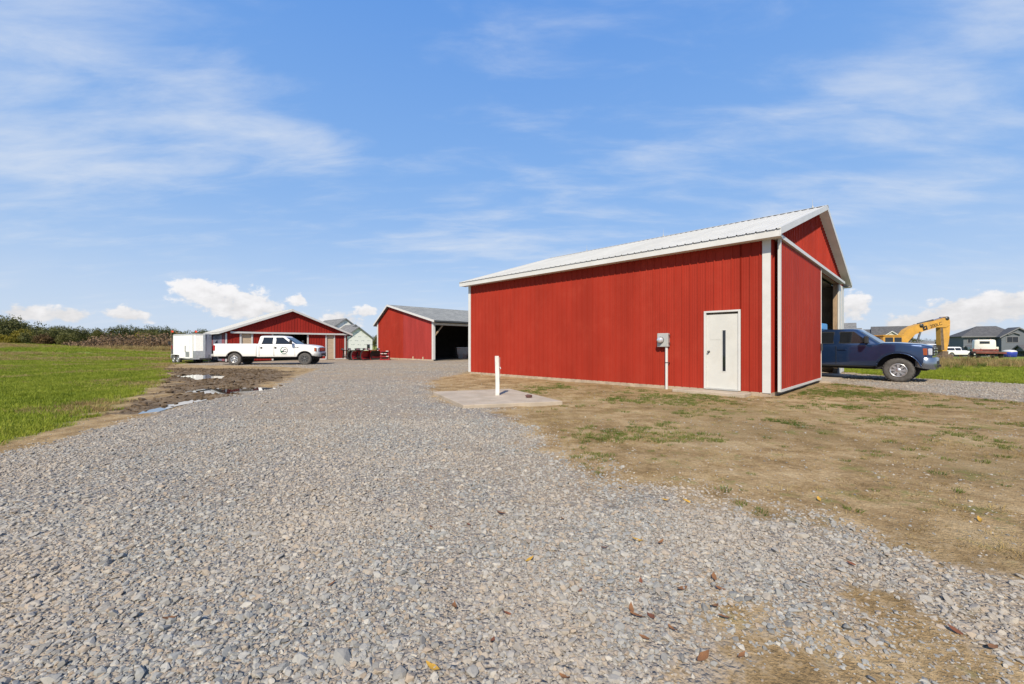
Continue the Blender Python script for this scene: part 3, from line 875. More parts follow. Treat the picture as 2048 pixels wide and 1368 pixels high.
# concrete pad with a stub post
pad_pts = [(-2.14, 11.31), (-1.02, 8.77), (1.14, 9.39), (-0.06, 12.09)]
mb = MB()
mb.prism(pad_pts, 'z', -0.15, 0.088)
pad = mb.build('concrete_pad', m_conc)
bv = pad.modifiers.new('b', 'BEVEL')
bv.width = 0.012
bv.segments = 2
tag(pad, 'low tan concrete pad carrying a white stub post', 'slab')
post = thing('hydrant_post', 'weathered white square post standing on the concrete pad', 'post', (-0.37, 10.5, 0.088), R(8))
mb = MB()
rings = []
for z, w, ox, oy in ((-0.01, 0.049, 0, 0), (0.25, 0.048, 0.004, 0), (0.6, 0.046, -0.004, 0.003), (0.9, 0.047, -0.010, 0.004), (0.985, 0.046, -0.012, 0.004)):
    c = 0.006
    rings.append([(ox + a, oy + b2, z) for a, b2 in ((-w + c, -w), (w - c, -w), (w, -w + c), (w, w - c), (w - c, w), (-w + c, w), (-w, w - c), (-w, -w + c))])
mb.loft(rings, True, smooth=False)
mb.build('post_body', m_oldpost, post)
MB().tube([(0.04, -0.01, 0.70), (0.075, -0.02, 0.70), (0.08, -0.02, 0.66)], 0.013, 8).build('tap_spout', m_white, post)
MB().tube([(0.04, -0.02, 0.42), (0.065, -0.025, 0.45), (0.068, -0.02, 0.50)], 0.010, 8).build('hose_hook', m_white, post)
MB().tube([(0.06, 0.0, 0.28), (0.062, 0.0, 0.95)], 0.007, 6).build('supply_pipe', m_greymetal, post)


def lump(name, m, loc, size, seed, rz=0.0):
    import bmesh
    bm = bmesh.new()
    bmesh.ops.create_icosphere(bm, subdivisions=3, radius=1)
    r = random.Random(seed)
    ph = [(Vector((r.uniform(-1, 1), r.uniform(-1, 1), r.uniform(-1, 1))).normalized(), r.uniform(0.55, 0.95)) for _ in range(14)]
    for v in bm.verts:
        for d, h in ph:
            k = v.co.dot(d)
            if k > h: v.co -= d * (k - h)
        v.co.x *= size[0]
        v.co.y *= size[1]
        v.co.z *= size[2]
    me2 = bpy.data.meshes.new(name)
    bm.to_mesh(me2)
    bm.free()
    me2.materials.append(m)
    o = bpy.data.objects.new(name, me2)
    col.objects.link(o)
    o.location = loc
    o.rotation_euler = (0, 0, rz)
    return o


tag(lump('stone', m_rag, (0.40, 9.98, 0.088 + 0.042), (0.10, 0.065, 0.05), 4, 0.4), 'dark reddish brown rock lying on the concrete pad', 'rock')


# ------------------------------------------------------------------ low red shop with the wide doorway, behind the white pickup
SC = (-22.5, 32.7)
SW, SL = 9.7, 5.9
s_oh, s_rk, s_sl, s_t = 0.42, 0.32, 0.385, 2.37


def shop_z(s):
    return s_t + s_sl * (min(s, SW - s) + s_oh)


shop = thing('workshop_barn', 'low dark red barn with white roof and wide dark doorway behind the pickup', 'barn', (SC[0], SC[1], 0), R(45))


def s_at(x):
    t = (x - 1024) / 835.0
    return (22.5 + 32.7 * t) / (0.7071 * (1 - t))


cuts = [s_at(x) for x in (482, 503, 545, 615, 653, 668)]
clad('gable_siding_panel', m_red_b, shop, 0.03, SW - 0.03, lambda u, v, d: (u, -d, v),
     lambda u: 2.28 if (cuts[0] < u < cuts[1] or cuts[2] < u < cuts[3] or cuts[4] < u < cuts[5]) else 0.08, lambda u: shop_z(u) - 0.12, breaks=tuple(cuts) + (SW / 2,))
clad('gable_siding_panel', m_red_b, shop, 0.03, SW - 0.03, lambda u, v, d: (u, SL + d, v), lambda u: 0.08, lambda u: shop_z(u) - 0.12, breaks=(SW / 2,))
clad('siding_panel', m_red_fade, shop, 0.03, 1.0, lambda u, v, d: (-d, u, v), lambda u: 0.08, lambda u: 2.36)
clad('siding_panel', m_red_fade, shop, 4.4, SL - 0.03, lambda u, v, d: (-d, u, v), lambda u: 0.08, lambda u: 2.36)
box('side_door', mat('blue_grey_door', (0.17, 0.18, 0.25), 0.6, var=0.08), shop, -0.02, 0.03, 1.0, 4.4, 0.08, 2.3)
clad('siding_panel', m_red_b, shop, 0.03, SL - 0.03, lambda u, v, d: (SW + d, u, v), lambda u: 0.08, lambda u: 2.36)
srl = math.hypot(SW / 2 + s_oh, s_sl * (SW / 2 + s_oh))
scs, ssn = (SW / 2 + s_oh) / srl, s_sl * (SW / 2 + s_oh) / srl
for side in (0, 1):
    def fm(u, v, d, side=side):
        s = -s_oh + v * scs - d * ssn
        return ((s if side == 0 else SW - s), u, s_t + v * ssn + d * scs)
    clad('roof_panel', m_roof, shop, -s_rk, SL + s_rk, fm, lambda u: -0.02, lambda u: srl)
    box('fascia', m_white, shop, *((-s_oh, -s_oh + 0.03) if side == 0 else (SW + s_oh - 0.03, SW + s_oh)), -s_rk, SL + s_rk, s_t - 0.15, s_t - 0.012)
    for y0, y1 in ((-s_rk - 0.003, -s_rk + 0.03), (SL + s_rk - 0.03, SL + s_rk + 0.003)):
        P4 = [(-s_oh - 0.004, shop_z(-s_oh) - 0.15), (SW / 2, shop_z(SW / 2) - 0.15), (SW / 2, shop_z(SW / 2) + 0.02), (-s_oh - 0.004, shop_z(-s_oh) + 0.02)]
        if side: P4 = [(SW - p[0], p[1]) for p in P4]
        MB().prism(P4, 'y', y0, y1).build('rake_trim', m_white, shop)
    P4 = [(-s_oh + 0.04, shop_z(-s_oh + .04) - 0.13), (SW / 2, shop_z(SW / 2) - 0.13), (SW / 2, shop_z(SW / 2) - 0.115), (-s_oh + 0.04, shop_z(-s_oh + .04) - 0.115)]
    if side: P4 = [(SW - p[0], p[1]) for p in P4]
    MB().prism(P4, 'y', -s_rk + 0.03, 0.02).build('rake_soffit', m_red_fade, shop)
box('ridge_cap', m_roof, shop, SW / 2 - 0.09, SW / 2 + 0.09, -s_rk, SL + s_rk, shop_z(SW / 2) - 0.02, shop_z(SW / 2) + 0.04)
box('band_trim', m_white, shop, 0.35, SW + 0.02, -0.20, -0.021, 2.28, 2.42)
for x in (452, 481, 504, 545, 615.5, 652, 668.5, 690):
    s = s_at(x)
    box('post_trim', m_white, shop, s - 0.06, s + 0.06, -0.045, -0.001, 0.05, 2.279)
for a, b2 in ((cuts[0], cuts[1]), (cuts[4], cuts[5])):
    box('tan_door', m_tan, shop, a + 0.01, b2 - 0.01, 0.02, 0.06, 0.05, 2.25)
box('base_trim', m_white, shop, cuts[3] + 0.08, cuts[4] - 0.02, -0.035, 0.0, 0.02, 0.12)
box('base_trim', m_white, shop, cuts[5] + 0.1, SW - 0.08, -0.035, 0.0, 0.02, 0.12)
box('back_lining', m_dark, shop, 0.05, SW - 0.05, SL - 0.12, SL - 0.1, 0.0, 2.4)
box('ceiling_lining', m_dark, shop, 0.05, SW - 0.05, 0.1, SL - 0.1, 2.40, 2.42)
box('floor_slab', m_dirtfloor, shop, 0.05, SW - 0.05, 0.06, SL - 0.06, -0.2, 0.03)
MB().tube([(SW + 0.34, -0.30, 2.22), (SW + 0.30, -0.12, 2.05), (SW + 0.07, -0.04, 1.92), (SW + 0.06, -0.03, 0.1)], 0.045, 8).build('downspout', m_steel, shop)

# ------------------------------------------------------------------ open-fronted shed with the shingle roof
OC = (-6.62, 35.23)
OD, OL = 9.87, 12.0            # depth along local y, length along local x
shed = thing('open_shed', 'red lean-to shed with grey shingle roof and open black bay', 'shed', (OC[0], OC[1], 0), R(45))
Z_F, Z_R, Z_B, T_R = 3.48, 5.20, 3.62, 7.44


def shed_z(t):
    return Z_F + (Z_R - Z_F) * t / T_R if t < T_R else Z_R + (Z_B - Z_R) * (t - T_R) / (OD - T_R)


clad('siding_panel', m_red, shed, 4.85, OD - 0.1, lambda u, v, d: (-d * 0.6, u, v), lambda u: 0.12, lambda u: shed_z(u) - 0.08, breaks=(T_R,))
clad('siding_panel', m_red_f, shed, 0.12, 4.85, lambda u, v, d: (-0.012 - d * 0.6, u, v), lambda u: 0.12, lambda u: shed_z(u) - 0.08)
clad('siding_panel', m_red, shed, 0.1, OD - 0.1, lambda u, v, d: (OL + d, u, v), lambda u: 0.12, lambda u: shed_z(u) - 0.08, breaks=(T_R,))
clad('siding_panel', m_red, shed, 0.05, OL - 0.05, lambda u, v, d: (u, OD + d, v), lambda u: 0.12, lambda u: Z_B - 0.05)
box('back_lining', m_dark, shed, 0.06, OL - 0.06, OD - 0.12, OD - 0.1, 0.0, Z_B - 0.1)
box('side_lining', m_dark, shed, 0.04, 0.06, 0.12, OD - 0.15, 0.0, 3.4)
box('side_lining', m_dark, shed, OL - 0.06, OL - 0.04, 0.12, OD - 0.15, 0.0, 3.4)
box('floor_dirt', m_dirtfloor, shed, 0.02, OL - 0.02, 0.25, OD - 0.1, -0.1, 0.045)


def slab_roof(name, m, parent, p, q, x0, x1, th=0.05):
    (t0, z0), (t1, z1) = p, q
    return MB().prism([(t0, z0), (t1, z1), (t1, z1 + th), (t0, z0 + th)], 'x', x0, x1).build(name, m, parent)


slab_roof('roof_slope', m_shingle, shed, (-0.45, shed_z(-0.45)), (T_R, Z_R), -0.25, OL + 0.25)
slab_roof('roof_slope', m_shingle, shed, (T_R, Z_R), (OD + 0.4, shed_z(OD + 0.4)), -0.25, OL + 0.25)
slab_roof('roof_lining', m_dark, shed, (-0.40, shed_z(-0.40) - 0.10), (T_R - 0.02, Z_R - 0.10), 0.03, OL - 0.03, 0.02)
for x0, x1 in ((-0.285, -0.252), (OL + 0.252, OL + 0.285)):
    slab_roof('rake_trim', m_white, shed, (-0.45, shed_z(-0.45) - 0.12), (T_R, Z_R - 0.12), x0, x1, 0.185)
    slab_roof('rake_trim', m_white, shed, (T_R + 0.001, Z_R - 0.12), (OD + 0.4, shed_z(OD + 0.4) - 0.12), x0, x1, 0.185)
box('gutter', m_steel, shed, -0.25, OL + 0.25, -0.56, -0.452, shed_z(-.45) - 0.10, shed_z(-.45) + 0.02)
box('header_beam', m_white, shed, 0.14, OL, -0.05, 0.12, 3.05, 3.24)
box('fascia', m_white, shed, -0.2, OL + 0.2, OD + 0.4, OD + 0.43, shed_z(OD + .4) - 0.14, shed_z(OD + .4) + 0.05)
box('corner_trim', m_white, shed, -0.05, 0.15, -0.03, 0.20, 0.12, 3.40)
box('corner_trim', m_white, shed, -0.04, 0.05, OD - 0.16, OD + 0.04, 0.12, Z_B)
for x in (4.0, 8.0, 11.9):
    box('bay_post', m_wood, shed, x - 0.08, x + 0.08, -0.04, 0.12, 0.0, 3.05)
beam('knee_brace', m_wood, shed, (0.15, 0.03, 2.15), (0.95, 0.03, 3.05), 0.10, 0.10)
box('base_kerb', m_conc, shed, -0.04, 0.02, 0.0, 5.2, -0.1, 0.12)
box('base_kerb', m_found, shed, -0.03, 0.02, 5.2, OD, -0.1, 0.12)
box('seam_trim', m_red_b, shed, -0.03, 0.0, 4.83, 4.87, 0.12, shed_z(4.85) - 0.1)
for t in (3.1, 1.5):
    MB().tube([(-0.06, t, 0.0), (-0.06, t, 0.32)], 0.06, 8).build('pipe_stub', m_tan, shed)

trough = thing('feed_bin', 'rusty galvanised tapered bin standing in the dark shed bay', 'bin', (-4.85, 40.2, 0.04), R(20))
mb = MB()
ro, ri = [], []
for z, a, b2 in ((0.0, 0.38, 0.35), (0.25, 0.42, 0.40), (0.45, 0.52, 0.46), (1.05, 0.56, 0.50)):
    ro.append([(a, b2, z), (-a, b2, z), (-a, -b2, z), (a, -b2, z)])
mb.loft(ro, True, smooth=False)
mb.build('bin_body', m_rust, trough)
box('bin_rim', m_greymetal, trough, -0.59, 0.59, -0.53, 0.53, 1.04, 1.09)
for sx in (-0.33, 0.33):
    box('skid', m_steel, trough, sx - 0.05, sx + 0.05, -0.4, 0.4, -0.01, 0.06)


# ------------------------------------------------------------------ vehicles
def wheel(parent, x, y, r, w, rimm, side, spokes=8, rim_r=None):
    rr = rim_r or r * 0.56
    wm = Matrix.Translation((x, y, r - 0.012))
    # tyre (lathe about y), flattened sidewalls and a rounded shoulder
    p = [(rr, -w * 0.40), (rr + 0.02, -w * 0.48), (r * 0.88, -w * 0.5), (r * 0.97, -w * 0.42), (r, -w * 0.30), (r, w * 0.30), (r * 0.97, w * 0.42), (r * 0.88, w * 0.5), (rr + 0.02, w * 0.48), (rr, w * 0.40)]
    ty = MB().lathe(p, 32, wm, axis='y').build('wheel', m_tyre, parent)
    tread = MB()
    for k in range(28):
        a = 2 * math.pi * k / 28
        for q in (-1, 1):
            tm = wm @ Matrix.Rotation(a + q * 0.05, 4, 'Y')
            tread.box(-0.025, 0.025, q * w * 0.06, q * w * 0.42, r - 0.008, r + 0.010, tm)
    tread.build('tread', m_tyre, ty)
    o = side * w * 0.5
    mb = MB()
    ring = [(rr + 0.005, o * 0.80), (rr + 0.005, o * 1.0), (rr - 0.02, o * 1.03), (rr - 0.035, o * 0.92), (rr - 0.04, o * 0.4)]
    mb.lathe(ring, 32, wm, axis='y')
    hub = [(0.0, o * 0.98), (0.05, o * 0.98), (0.075, o * 0.90), (0.09, o * 0.72), (0.09, o * 0.4)]
    mb.lathe(hub, 20, wm, axis='y')
    for k in range(spokes):
        tm = wm @ Matrix.Rotation(2 * math.pi * k / spokes, 4, 'Y')
        y0, y1 = sorted((o * 0.62, o * 0.90))
        w0, w1 = 0.030, 0.020 + 0.16 / spokes
        mb.add([(-w0, y0, 0.06), (w0, y0, 0.06), (w1, y0, rr - 0.03), (-w1, y0, rr - 0.03), (-w0, y1, 0.06), (w0, y1, 0.06), (w1, y1, rr - 0.03), (-w1, y1, rr - 0.03)],
               [(0, 1, 2, 3), (4, 7, 6, 5), (0, 4, 5, 1), (1, 5, 6, 2), (2, 6, 7, 3), (3, 7, 4, 0)], False, tm)
    mb.build('rim', rimm, ty)
    MB().lathe([(rr - 0.02, o * 0.25), (rr - 0.02, o * 0.40), (0.0, o * 0.40), (0.0, o * 0.25)], 24, wm, axis='y').build('brake_disc', m_under, ty)
    return ty


def interp(tab, x):
    return float(np.interp(x, [a for a, _ in tab], [b for _, b in tab]))


def body_loft(stations, zb, zt, half, nz=9, crown=0.03, front_round=None, top_in=0.10, well=None):
    """shell lofted along x; each section runs from the sill up the flank and over the top"""
    rings = []
    for x in stations:
        b, t, W = zb(x), zt(x), half(x)
        pts = []
        for i in range(nz):
            f = i / (nz - 1)
            z = b + (t - 0.05 - b) * f
            g = (z - 0.45) / 0.95
            yy = W * (0.975 + 0.025 * math.sin(max(0, min(1, g)) * math.pi)) - 0.03 * max(0, g - 0.75)
            if i == 0: yy -= 0.02
            pts.append((yy, z))
        yt = pts[-1][0]
        if well is None:
            pts += [(yt - 0.02, t - 0.018), (yt - 0.06, t - 0.002), (yt - top_in - 0.05, t + 0.004), (yt * 0.55, t + crown * 0.7), (0.0, t + crown)]
        else:
            pts += [(yt - 0.012, t - 0.012), (yt - 0.04, t), (yt - 0.075, t - 0.01), (yt - 0.085, well), (yt * 0.5, well), (0.0, well)]
        rings.append([(x, y, z) for y, z in pts] + [(x, -y, z) for y, z in pts[-2::-1]])
    mb = MB()
    mb.loft(rings, False, closed=False)
    n = len(rings[0])
    for r in (rings[0], rings[-1]):
        mb.add(r, [tuple(range(n))])
    return mb


def make_pickup(P, label, group=None):
    """x forward, origin on the ground under the front axle"""
    t = thing(P['name'], label, 'pickup truck', group=group)
    W = P['W'] / 2
    wb, r, zc = P['wb'], P['r'], P['r']
    sill, belt, roofz, hood_f, hood_r = P['sill'], P['belt'], P['roof'], P['hood_f'], P['hood_r']
    xf, xcowl, xcab, xend = P['xf'], P['xcowl'], P['xcab'], P['xend']
    Ra = P['arch']
    paint = P['paint']
    BD = P.get('bump_drop', 0.0)

    def arch(x, xc):
        d = abs(x - xc)
        return math.sqrt(Ra * Ra - d * d) + zc if d < Ra else -1
    dxa = math.sqrt(Ra * Ra - (sill - zc) ** 2) if abs(sill - zc) < Ra else Ra

    def stations(a, b, xc):
        s = set(np.linspace(a, b, 16).round(4)) | {round(xc + dxa * math.cos(q), 4) for q in np.linspace(0, math.pi, 21)} | {round(xc - dxa - 0.002, 4), round(xc + dxa + 0.002, 4)}
        return sorted(v for v in s if min(a, b) <= v <= max(a, b))

    def zb_front(x):
        base = sill if x < 0 else sill + 0.06
        return max(base, arch(x, 0)) if abs(x) <= dxa else base

    def zt_front(x):
        return interp([(xcab, belt), (xcowl - 0.12, belt), (xcowl + 0.02, hood_r), (0.0, (hood_f + hood_r) / 2 + 0.035), (xf - 0.28, hood_f + 0.02), (xf - 0.12, hood_f - 0.02), (xf, hood_f - P.get('nose', 0.10))], x)

    def half_f(x):
        h = interp([(xcab, W - 0.02), (-0.6, W - 0.01), (0.35, W - 0.01), (xf - 0.25, W - 0.05), (xf - 0.06, W - 0.13), (xf, W - 0.20)], x)
        return h + P['flare'] * math.exp(-(x / 0.55) ** 2)
    body_loft(stations(xcab, xf, 0.0), zb_front, zt_front, half_f, crown=0.035).build('body', paint, t)
    if P.get('bed', True):
        def zb_bed(x):
            return max(sill + 0.04, arch(x, -wb)) if abs(x + wb) <= dxa else sill + 0.04

        def half_b(x):
            return W - 0.015 + P['flare'] * 0.7 * math.exp(-((x + wb) / 0.55) ** 2) - 0.03 * max(0, (xend + 0.25 - x) / 0.25)
        body_loft(stations(xend, xcab - 0.035, -wb), zb_bed, lambda x: P['rail'], half_b, well=0.86).build('cargo_bed', paint, t)
        for s in (-1, 1):
            box('tail_light', m_redlens, t, xend - 0.012, xend + 0.10, *sorted((s * (W - 0.10), s * (W - 0.008))), P['rail'] - 0.45, P['rail'] - 0.10, ch=0.01)
        rb = MB().box(xend - 0.16, xend - 0.01, -W + 0.06, W - 0.06, sill + 0.02, sill + 0.20, ch=0.03).build('rear_bumper', P['bumper'], t)
        box('hitch_receiver', m_steel, rb, xend - 0.24, xend - 0.165, -0.05, 0.05, sill - 0.06, sill + 0.03)
    # dark chassis between the wheels
    ch = MB()
    ch.box(xend + 0.15, xf - 0.15, -W + 0.34, W - 0.34, sill - 0.14, sill + 0.42)
    ch.box(-wb - 0.62, -wb + 0.62, -W + 0.31, W - 0.31, sill, 0.84)
    ch.box(-0.62, 0.62, -W + 0.31, W - 0.31, sill, belt - 0.18)
    ch.box(xcab + 0.05, -dxa - 0.02, -W + 0.06, W - 0.06, sill - 0.045, sill + 0.05)
    ch.build('chassis', m_under, t)
    # cab top
    x_ws0, x_ws1, x_r0, x_r1 = xcowl, P['xroof_f'], P['xroof_r'], xcab + 0.02
    rings = []
    NZ = 7
    for i in range(NZ):
        f = i / (NZ - 1)
        z = belt - 0.03 + (roofz - 0.09 - belt + 0.03) * f
        y = (W - 0.05) + (P['roof_half'] - (W - 0.05)) * f ** 1.15
        a = x_ws0 + (x_ws1 - x_ws0) * f ** 1.05
        b = x_r1 + (x_r0 - x_r1) * f
        c = 0.09
        rings.append([(a, -y + 0.28, z), (a - 0.055, -y + 0.08, z), (a - 0.15, -y, z), (b + c, -y, z), (b + 0.02, -y + c, z), (b, -y + 0.3, z),
                      (b, y - 0.3, z), (b + 0.02, y - c, z), (b + c, y, z), (a - 0.15, y, z), (a - 0.055, y - 0.08, z), (a, y - 0.28, z)])
    last = rings[-1]
    cx = sum(p[0] for p in last) / 12
    for k, (sx, dz) in enumerate(((0.97, 0.035), (0.90, 0.066), (0.70, 0.083), (0.35, 0.092))):
        rings.append([(cx + (p[0] - cx) * sx, p[1] * (sx if k else 0.975), last[0][2] + dz) for p in last])
    MB().loft(rings, True).build('cab', paint, t)

    def ysurf(z):
        f = (z - (belt - 0.03)) / (roofz - 0.09 - belt + 0.03)
        return (W - 0.05) + (P['roof_half'] - (W - 0.05)) * max(0, f) ** 1.15

    def side_panel(name, poly, m, off, parent=t):
        out = []
        for s in (-1, 1):
            vs = [(x, s * (ysurf(z) + off), z) for x, z in poly] + [(x, s * (ysurf(z) - 0.01), z) for x, z in poly]
            n = len(poly)
            mb = MB()
            mb.add(vs, [tuple(range(n)), tuple(range(n, 2 * n))[::-1]] + [(i, (i + 1) % n, n + (i + 1) % n, n + i) for i in range(n)])
            out.append(mb.build(name, m, parent))
        return out
    for poly in P['windows']:
        side_panel('side_window', poly, m_glass, 0.006)
        c = np.array(poly).mean(0)
        big2 = [tuple(c + (np.array(p) - c) * np.array([1.05, 1.09])) for p in poly]
        side_panel('window_seal', big2, m_black, 0.003)
    # windscreen and rear glass
    zb_, zt_ = belt + 0.05, roofz - 0.13

    def xws(z):
        f = (z - (belt - 0.03)) / (roofz - 0.09 - belt + 0.03)
        return x_ws0 + (x_ws1 - x_ws0) * f ** 1.05
    mb = MB()
    rows = [(xws(z) + 0.008, y, z) for z in (zb_, (zb_ + zt_) / 2, zt_) for y in (-(ysurf(z) - 0.26), ysurf(z) - 0.26)]
    mb.add(rows, [(0, 1, 3, 2), (2, 3, 5, 4)])
    for s in (-1, 1):
        rows = []
        for z in (zb_, (zb_ + zt_) / 2, zt_):
            rows += [(xws(z) + 0.008, s * (ysurf(z) - 0.26), z), (xws(z) - 0.045, s * (ysurf(z) - 0.085), z)]
        mb.add(rows, [(0, 1, 3, 2), (2, 3, 5, 4)])
    mb.build('windscreen', m_glass, t)
    f0 = lambda z: x_r1 + (x_r0 - x_r1) * (z - (belt - 0.03)) / (roofz - 0.09 - belt + 0.03)
    box('rear_window', m_glass, t, f0(1.6) - 0.03, f0(1.6) + 0.02, -0.55, 0.55, belt + 0.1, roofz - 0.2)
    # seams, handles, mirrors
    for x in P['seams']:
        for s in (-1, 1):
            y = W - 0.012
            d = MB().box(x - 0.006, x + 0.006, *sorted((s * (y - 0.02), s * (y + 0.006))), sill + 0.06, belt - 0.07).build('door_seam', m_under, t)
    for x in P['handles']:
        for s in (-1, 1):
            box('door_handle', P['handle_mat'], t, x - P['hw'], x + P['hw'], *sorted((s * (W - 0.03), s * (W + 0.012))), belt - 0.20 - P['hh'], belt - 0.20 + P['hh'], ch=0.004)
    for s in (-1, 1):
        mr = MB().box(P['xmir'] - 0.06, P['xmir'] + 0.07, *sorted((s * (W + 0.10), s * (W + 0.30))), belt + 0.02, belt + 0.30, ch=0.03).build('wing_mirror', P['mirror'], t)
        beam('mirror_arm', m_black, mr, (P['xmir'], s * (W - 0.06), belt + 0.06), (P['xmir'], s * (W + 0.12), belt + 0.10), 0.06, 0.05)
        lx = xf - 0.02
        hl = MB().box(lx - 0.24, lx + 0.02, *sorted((s * (W - 0.36), s * (W - 0.135))), hood_f - 0.36, hood_f - 0.12, ch=0.02)
        h2 = hl.build('headlight', m_lens, t)
        box('turn_signal', m_amber, h2, lx - 0.30, lx - 0.10, *sorted((s * (W - 0.19), s * (W - 0.055))), hood_f - 0.36, hood_f - 0.12, ch=0.012)
    gr_ = MB().box(xf - 0.05, xf + 0.03, -W + 0.37, W - 0.37, hood_f - 0.38, hood_f - 0.09, ch=0.02).build('grille', P['grille'], t)
    for k in range(3):
        box('grille_bar', P['grille_bar'], gr_, xf + 0.025, xf + 0.045, -W + 0.38, W - 0.38, hood_f - 0.34 + k * 0.10, hood_f - 0.30 + k * 0.10)
    rings = []
    for x, yy, z0, z1 in ((xf - 0.42, W - 0.045, sill + 0.08 - BD, sill + 0.33), (xf - 0.15, W - 0.06, sill + 0.02 - BD, sill + 0.34), (xf + 0.02, W - 0.16, sill - 0.01 - BD, sill + 0.33), (xf + 0.09, W - 0.38, sill - 0.01 - BD, sill + 0.31)):
        rings.append((x, yy, z0, z1))
    mb = MB()
    pts = [(x, yy) for x, yy, _, _ in rings] + [(x, -yy) for x, yy, _, _ in rings[::-1]]
    zz = [(a, b) for _, _, a, b in rings] + [(a, b) for _, _, a, b in rings[::-1]]
    ring = [[(x - 0.02, y * 0.985, a) for (x, y), (a, b) in zip(pts, zz)], [(x, y, a + 0.03) for (x, y), (a, b) in zip(pts, zz)], [(x, y, b - 0.03) for (x, y), (a, b) in zip(pts, zz)], [(x - 0.03, y * 0.98, b) for (x, y), (a, b) in zip(pts, zz)]]
    mb.loft(ring, True)
    bp_ = mb.build('front_bumper', P['bumper'], t)
    box('bumper_opening', m_under, bp_, xf + 0.05, xf + 0.096, -W + 0.5, W - 0.5, sill + 0.08, sill + 0.2)
    if P.get('tow_hooks', True):
        for s in (-0.42, 0.42):
            box('tow_hook', m_black, bp_, xf + 0.05, xf + 0.14, s - 0.03, s + 0.03, sill - 0.02, sill + 0.06)
    for x, rm in ((0.0, P['rim_f']), (-wb, P['rim_r'])):
        for s in (-1, 1):
            wheel(t, x, s * (W - P['tw'] / 2 - 0.005), r, P['tw'], rm, s, P['spokes'])
    for s in (-1, 1):
        for xc in (0.0, -wb):
            # lip of the wheel arch
            mb = MB()
            pts = []
            for q in np.linspace(0.02, math.pi - 0.02, 20):
                pts.append((xc + (Ra + 0.012) * math.cos(q), s * (W - 0.005 + P['flare'] * 0.9), max(sill, zc + (Ra + 0.012) * math.sin(q))))
            mb.tube(pts, 0.020, 6)
            mb.build('arch_lip', P['lip'], t)
    return t


white_p = dict(name='pickup_truck', W=2.03, wb=4.37, r=0.405, sill=0.55, belt=1.36, roof=1.97, hood_f=1.26, hood_r=1.37, xf=0.84, xcowl=-0.46, xcab=-3.02, xend=-5.64, arch=0.50,
               paint=m_carwhite, flare=0.012, rail=1.42, bumper=m_greymetal, xroof_f=-1.26, xroof_r=-2.92, roof_half=0.80,
               windows=[[(-2.72, 1.41), (-2.04, 1.41), (-2.04, 1.83), (-2.62, 1.83)], [(-1.84, 1.41), (-0.86, 1.41), (-1.00, 1.53), (-1.42, 1.83), (-1.84, 1.83)]],
               seams=(-0.62, -1.94, -2.86), handles=(-2.72, -1.84), hw=0.055, hh=0.06, handle_mat=m_steel, xmir=-0.82, mirror=m_black, grille=m_chrome, grille_bar=m_black,
               rim_f=m_darkalloy, rim_r=m_alloy, tw=0.27, spokes=7, lip=m_black)
wt_ = make_pickup(white_p, 'white crew cab pickup with round door emblem parked by the cargo trailer')
wt_.location = (-14.2, 29.27, gz(-14.3, 28.5))
wt_.rotation_euler = (0, 0, R(9))
# round green and black emblem on the door, camera side
yd = -(white_p['W'] / 2 + 0.006)
mb = MB()


def arc_band(mb, cx, cz, r0, r1, a0, a1, n=20):
    vs = []
    for k in range(n + 1):
        a = R(a0 + (a1 - a0) * k / n)
        for rr in (r0, r1):
            vs.append((cx + rr * math.cos(a), yd, cz + rr * math.sin(a)))
    mb.add(vs, [(2 * k, 2 * k + 1, 2 * k + 3, 2 * k + 2) for k in range(n)])


ecx, ecz = -1.30, 0.98
arc_band(mb, ecx, ecz, 0.205, 0.235, 95, 300)
arc_band(mb, ecx, ecz, 0.11, 0.205, 190, 225)
em = mb.build('door_emblem', m_green, wt_)
mb = MB()
arc_band(mb, ecx, ecz, 0.205, 0.23, -60, 90)
arc_band(mb, ecx + 0.06, ecz, 0.07, 0.10, 20, 330)
arc_band(mb, ecx - 0.07, ecz - 0.07, 0.0, 0.05, 0, 360)
mb.build('emblem_lettering', m_ink, em)
mb = MB()
mb.box(ecx - 0.23, ecx + 0.21, yd - 0.001, yd + 0.004, 0.685, 0.70)
mb.build('emblem_caption', m_greymetal, em)
text_mesh('fender_badge', 'F-250', 0.10, m_ink, wt_, Matrix.Translation((-0.50, -(white_p['W'] / 2 + 0.004), 1.17)) @ Matrix.Rotation(R(90), 4, 'X'))

blue_p = dict(name='pickup_truck', W=2.03, wb=4.0, r=0.43, sill=0.56, belt=1.36, roof=1.97, hood_f=1.33, hood_r=1.41, nose=0.05, xf=0.86, xcowl=-0.44, xcab=-2.95, xend=-5.10, arch=0.60,
              paint=m_carblue, flare=0.07, bump_drop=0.08, rail=1.42, bumper=m_dullchrome, xroof_f=-1.12, xroof_r=-2.85, roof_half=0.80,
              windows=[[(-2.50, 1.41), (-1.90, 1.41), (-1.90, 1.83), (-2.42, 1.83)], [(-1.70, 1.41), (-0.80, 1.41), (-0.92, 1.53), (-1.28, 1.83), (-1.70, 1.83)]],
              seams=(-0.56, -1.80, -2.66), handles=(-1.62,), hw=0.13, hh=0.022, handle_mat=m_carblue, xmir=-0.86, mirror=m_black, grille=m_under, grille_bar=m_chrome,
              rim_f=m_alloy, rim_r=m_alloy, tw=0.30, spokes=8, lip=m_carblue)
bt = make_pickup(blue_p, 'dark blue pickup backed halfway into the big barn doorway')
bt.location = (13.9 + 1.0 * 0.755, 15.03 + 1.0 * 0.656, gz(14.2, 15.2))
bt.rotation_euler = (0, 0, R(-49))

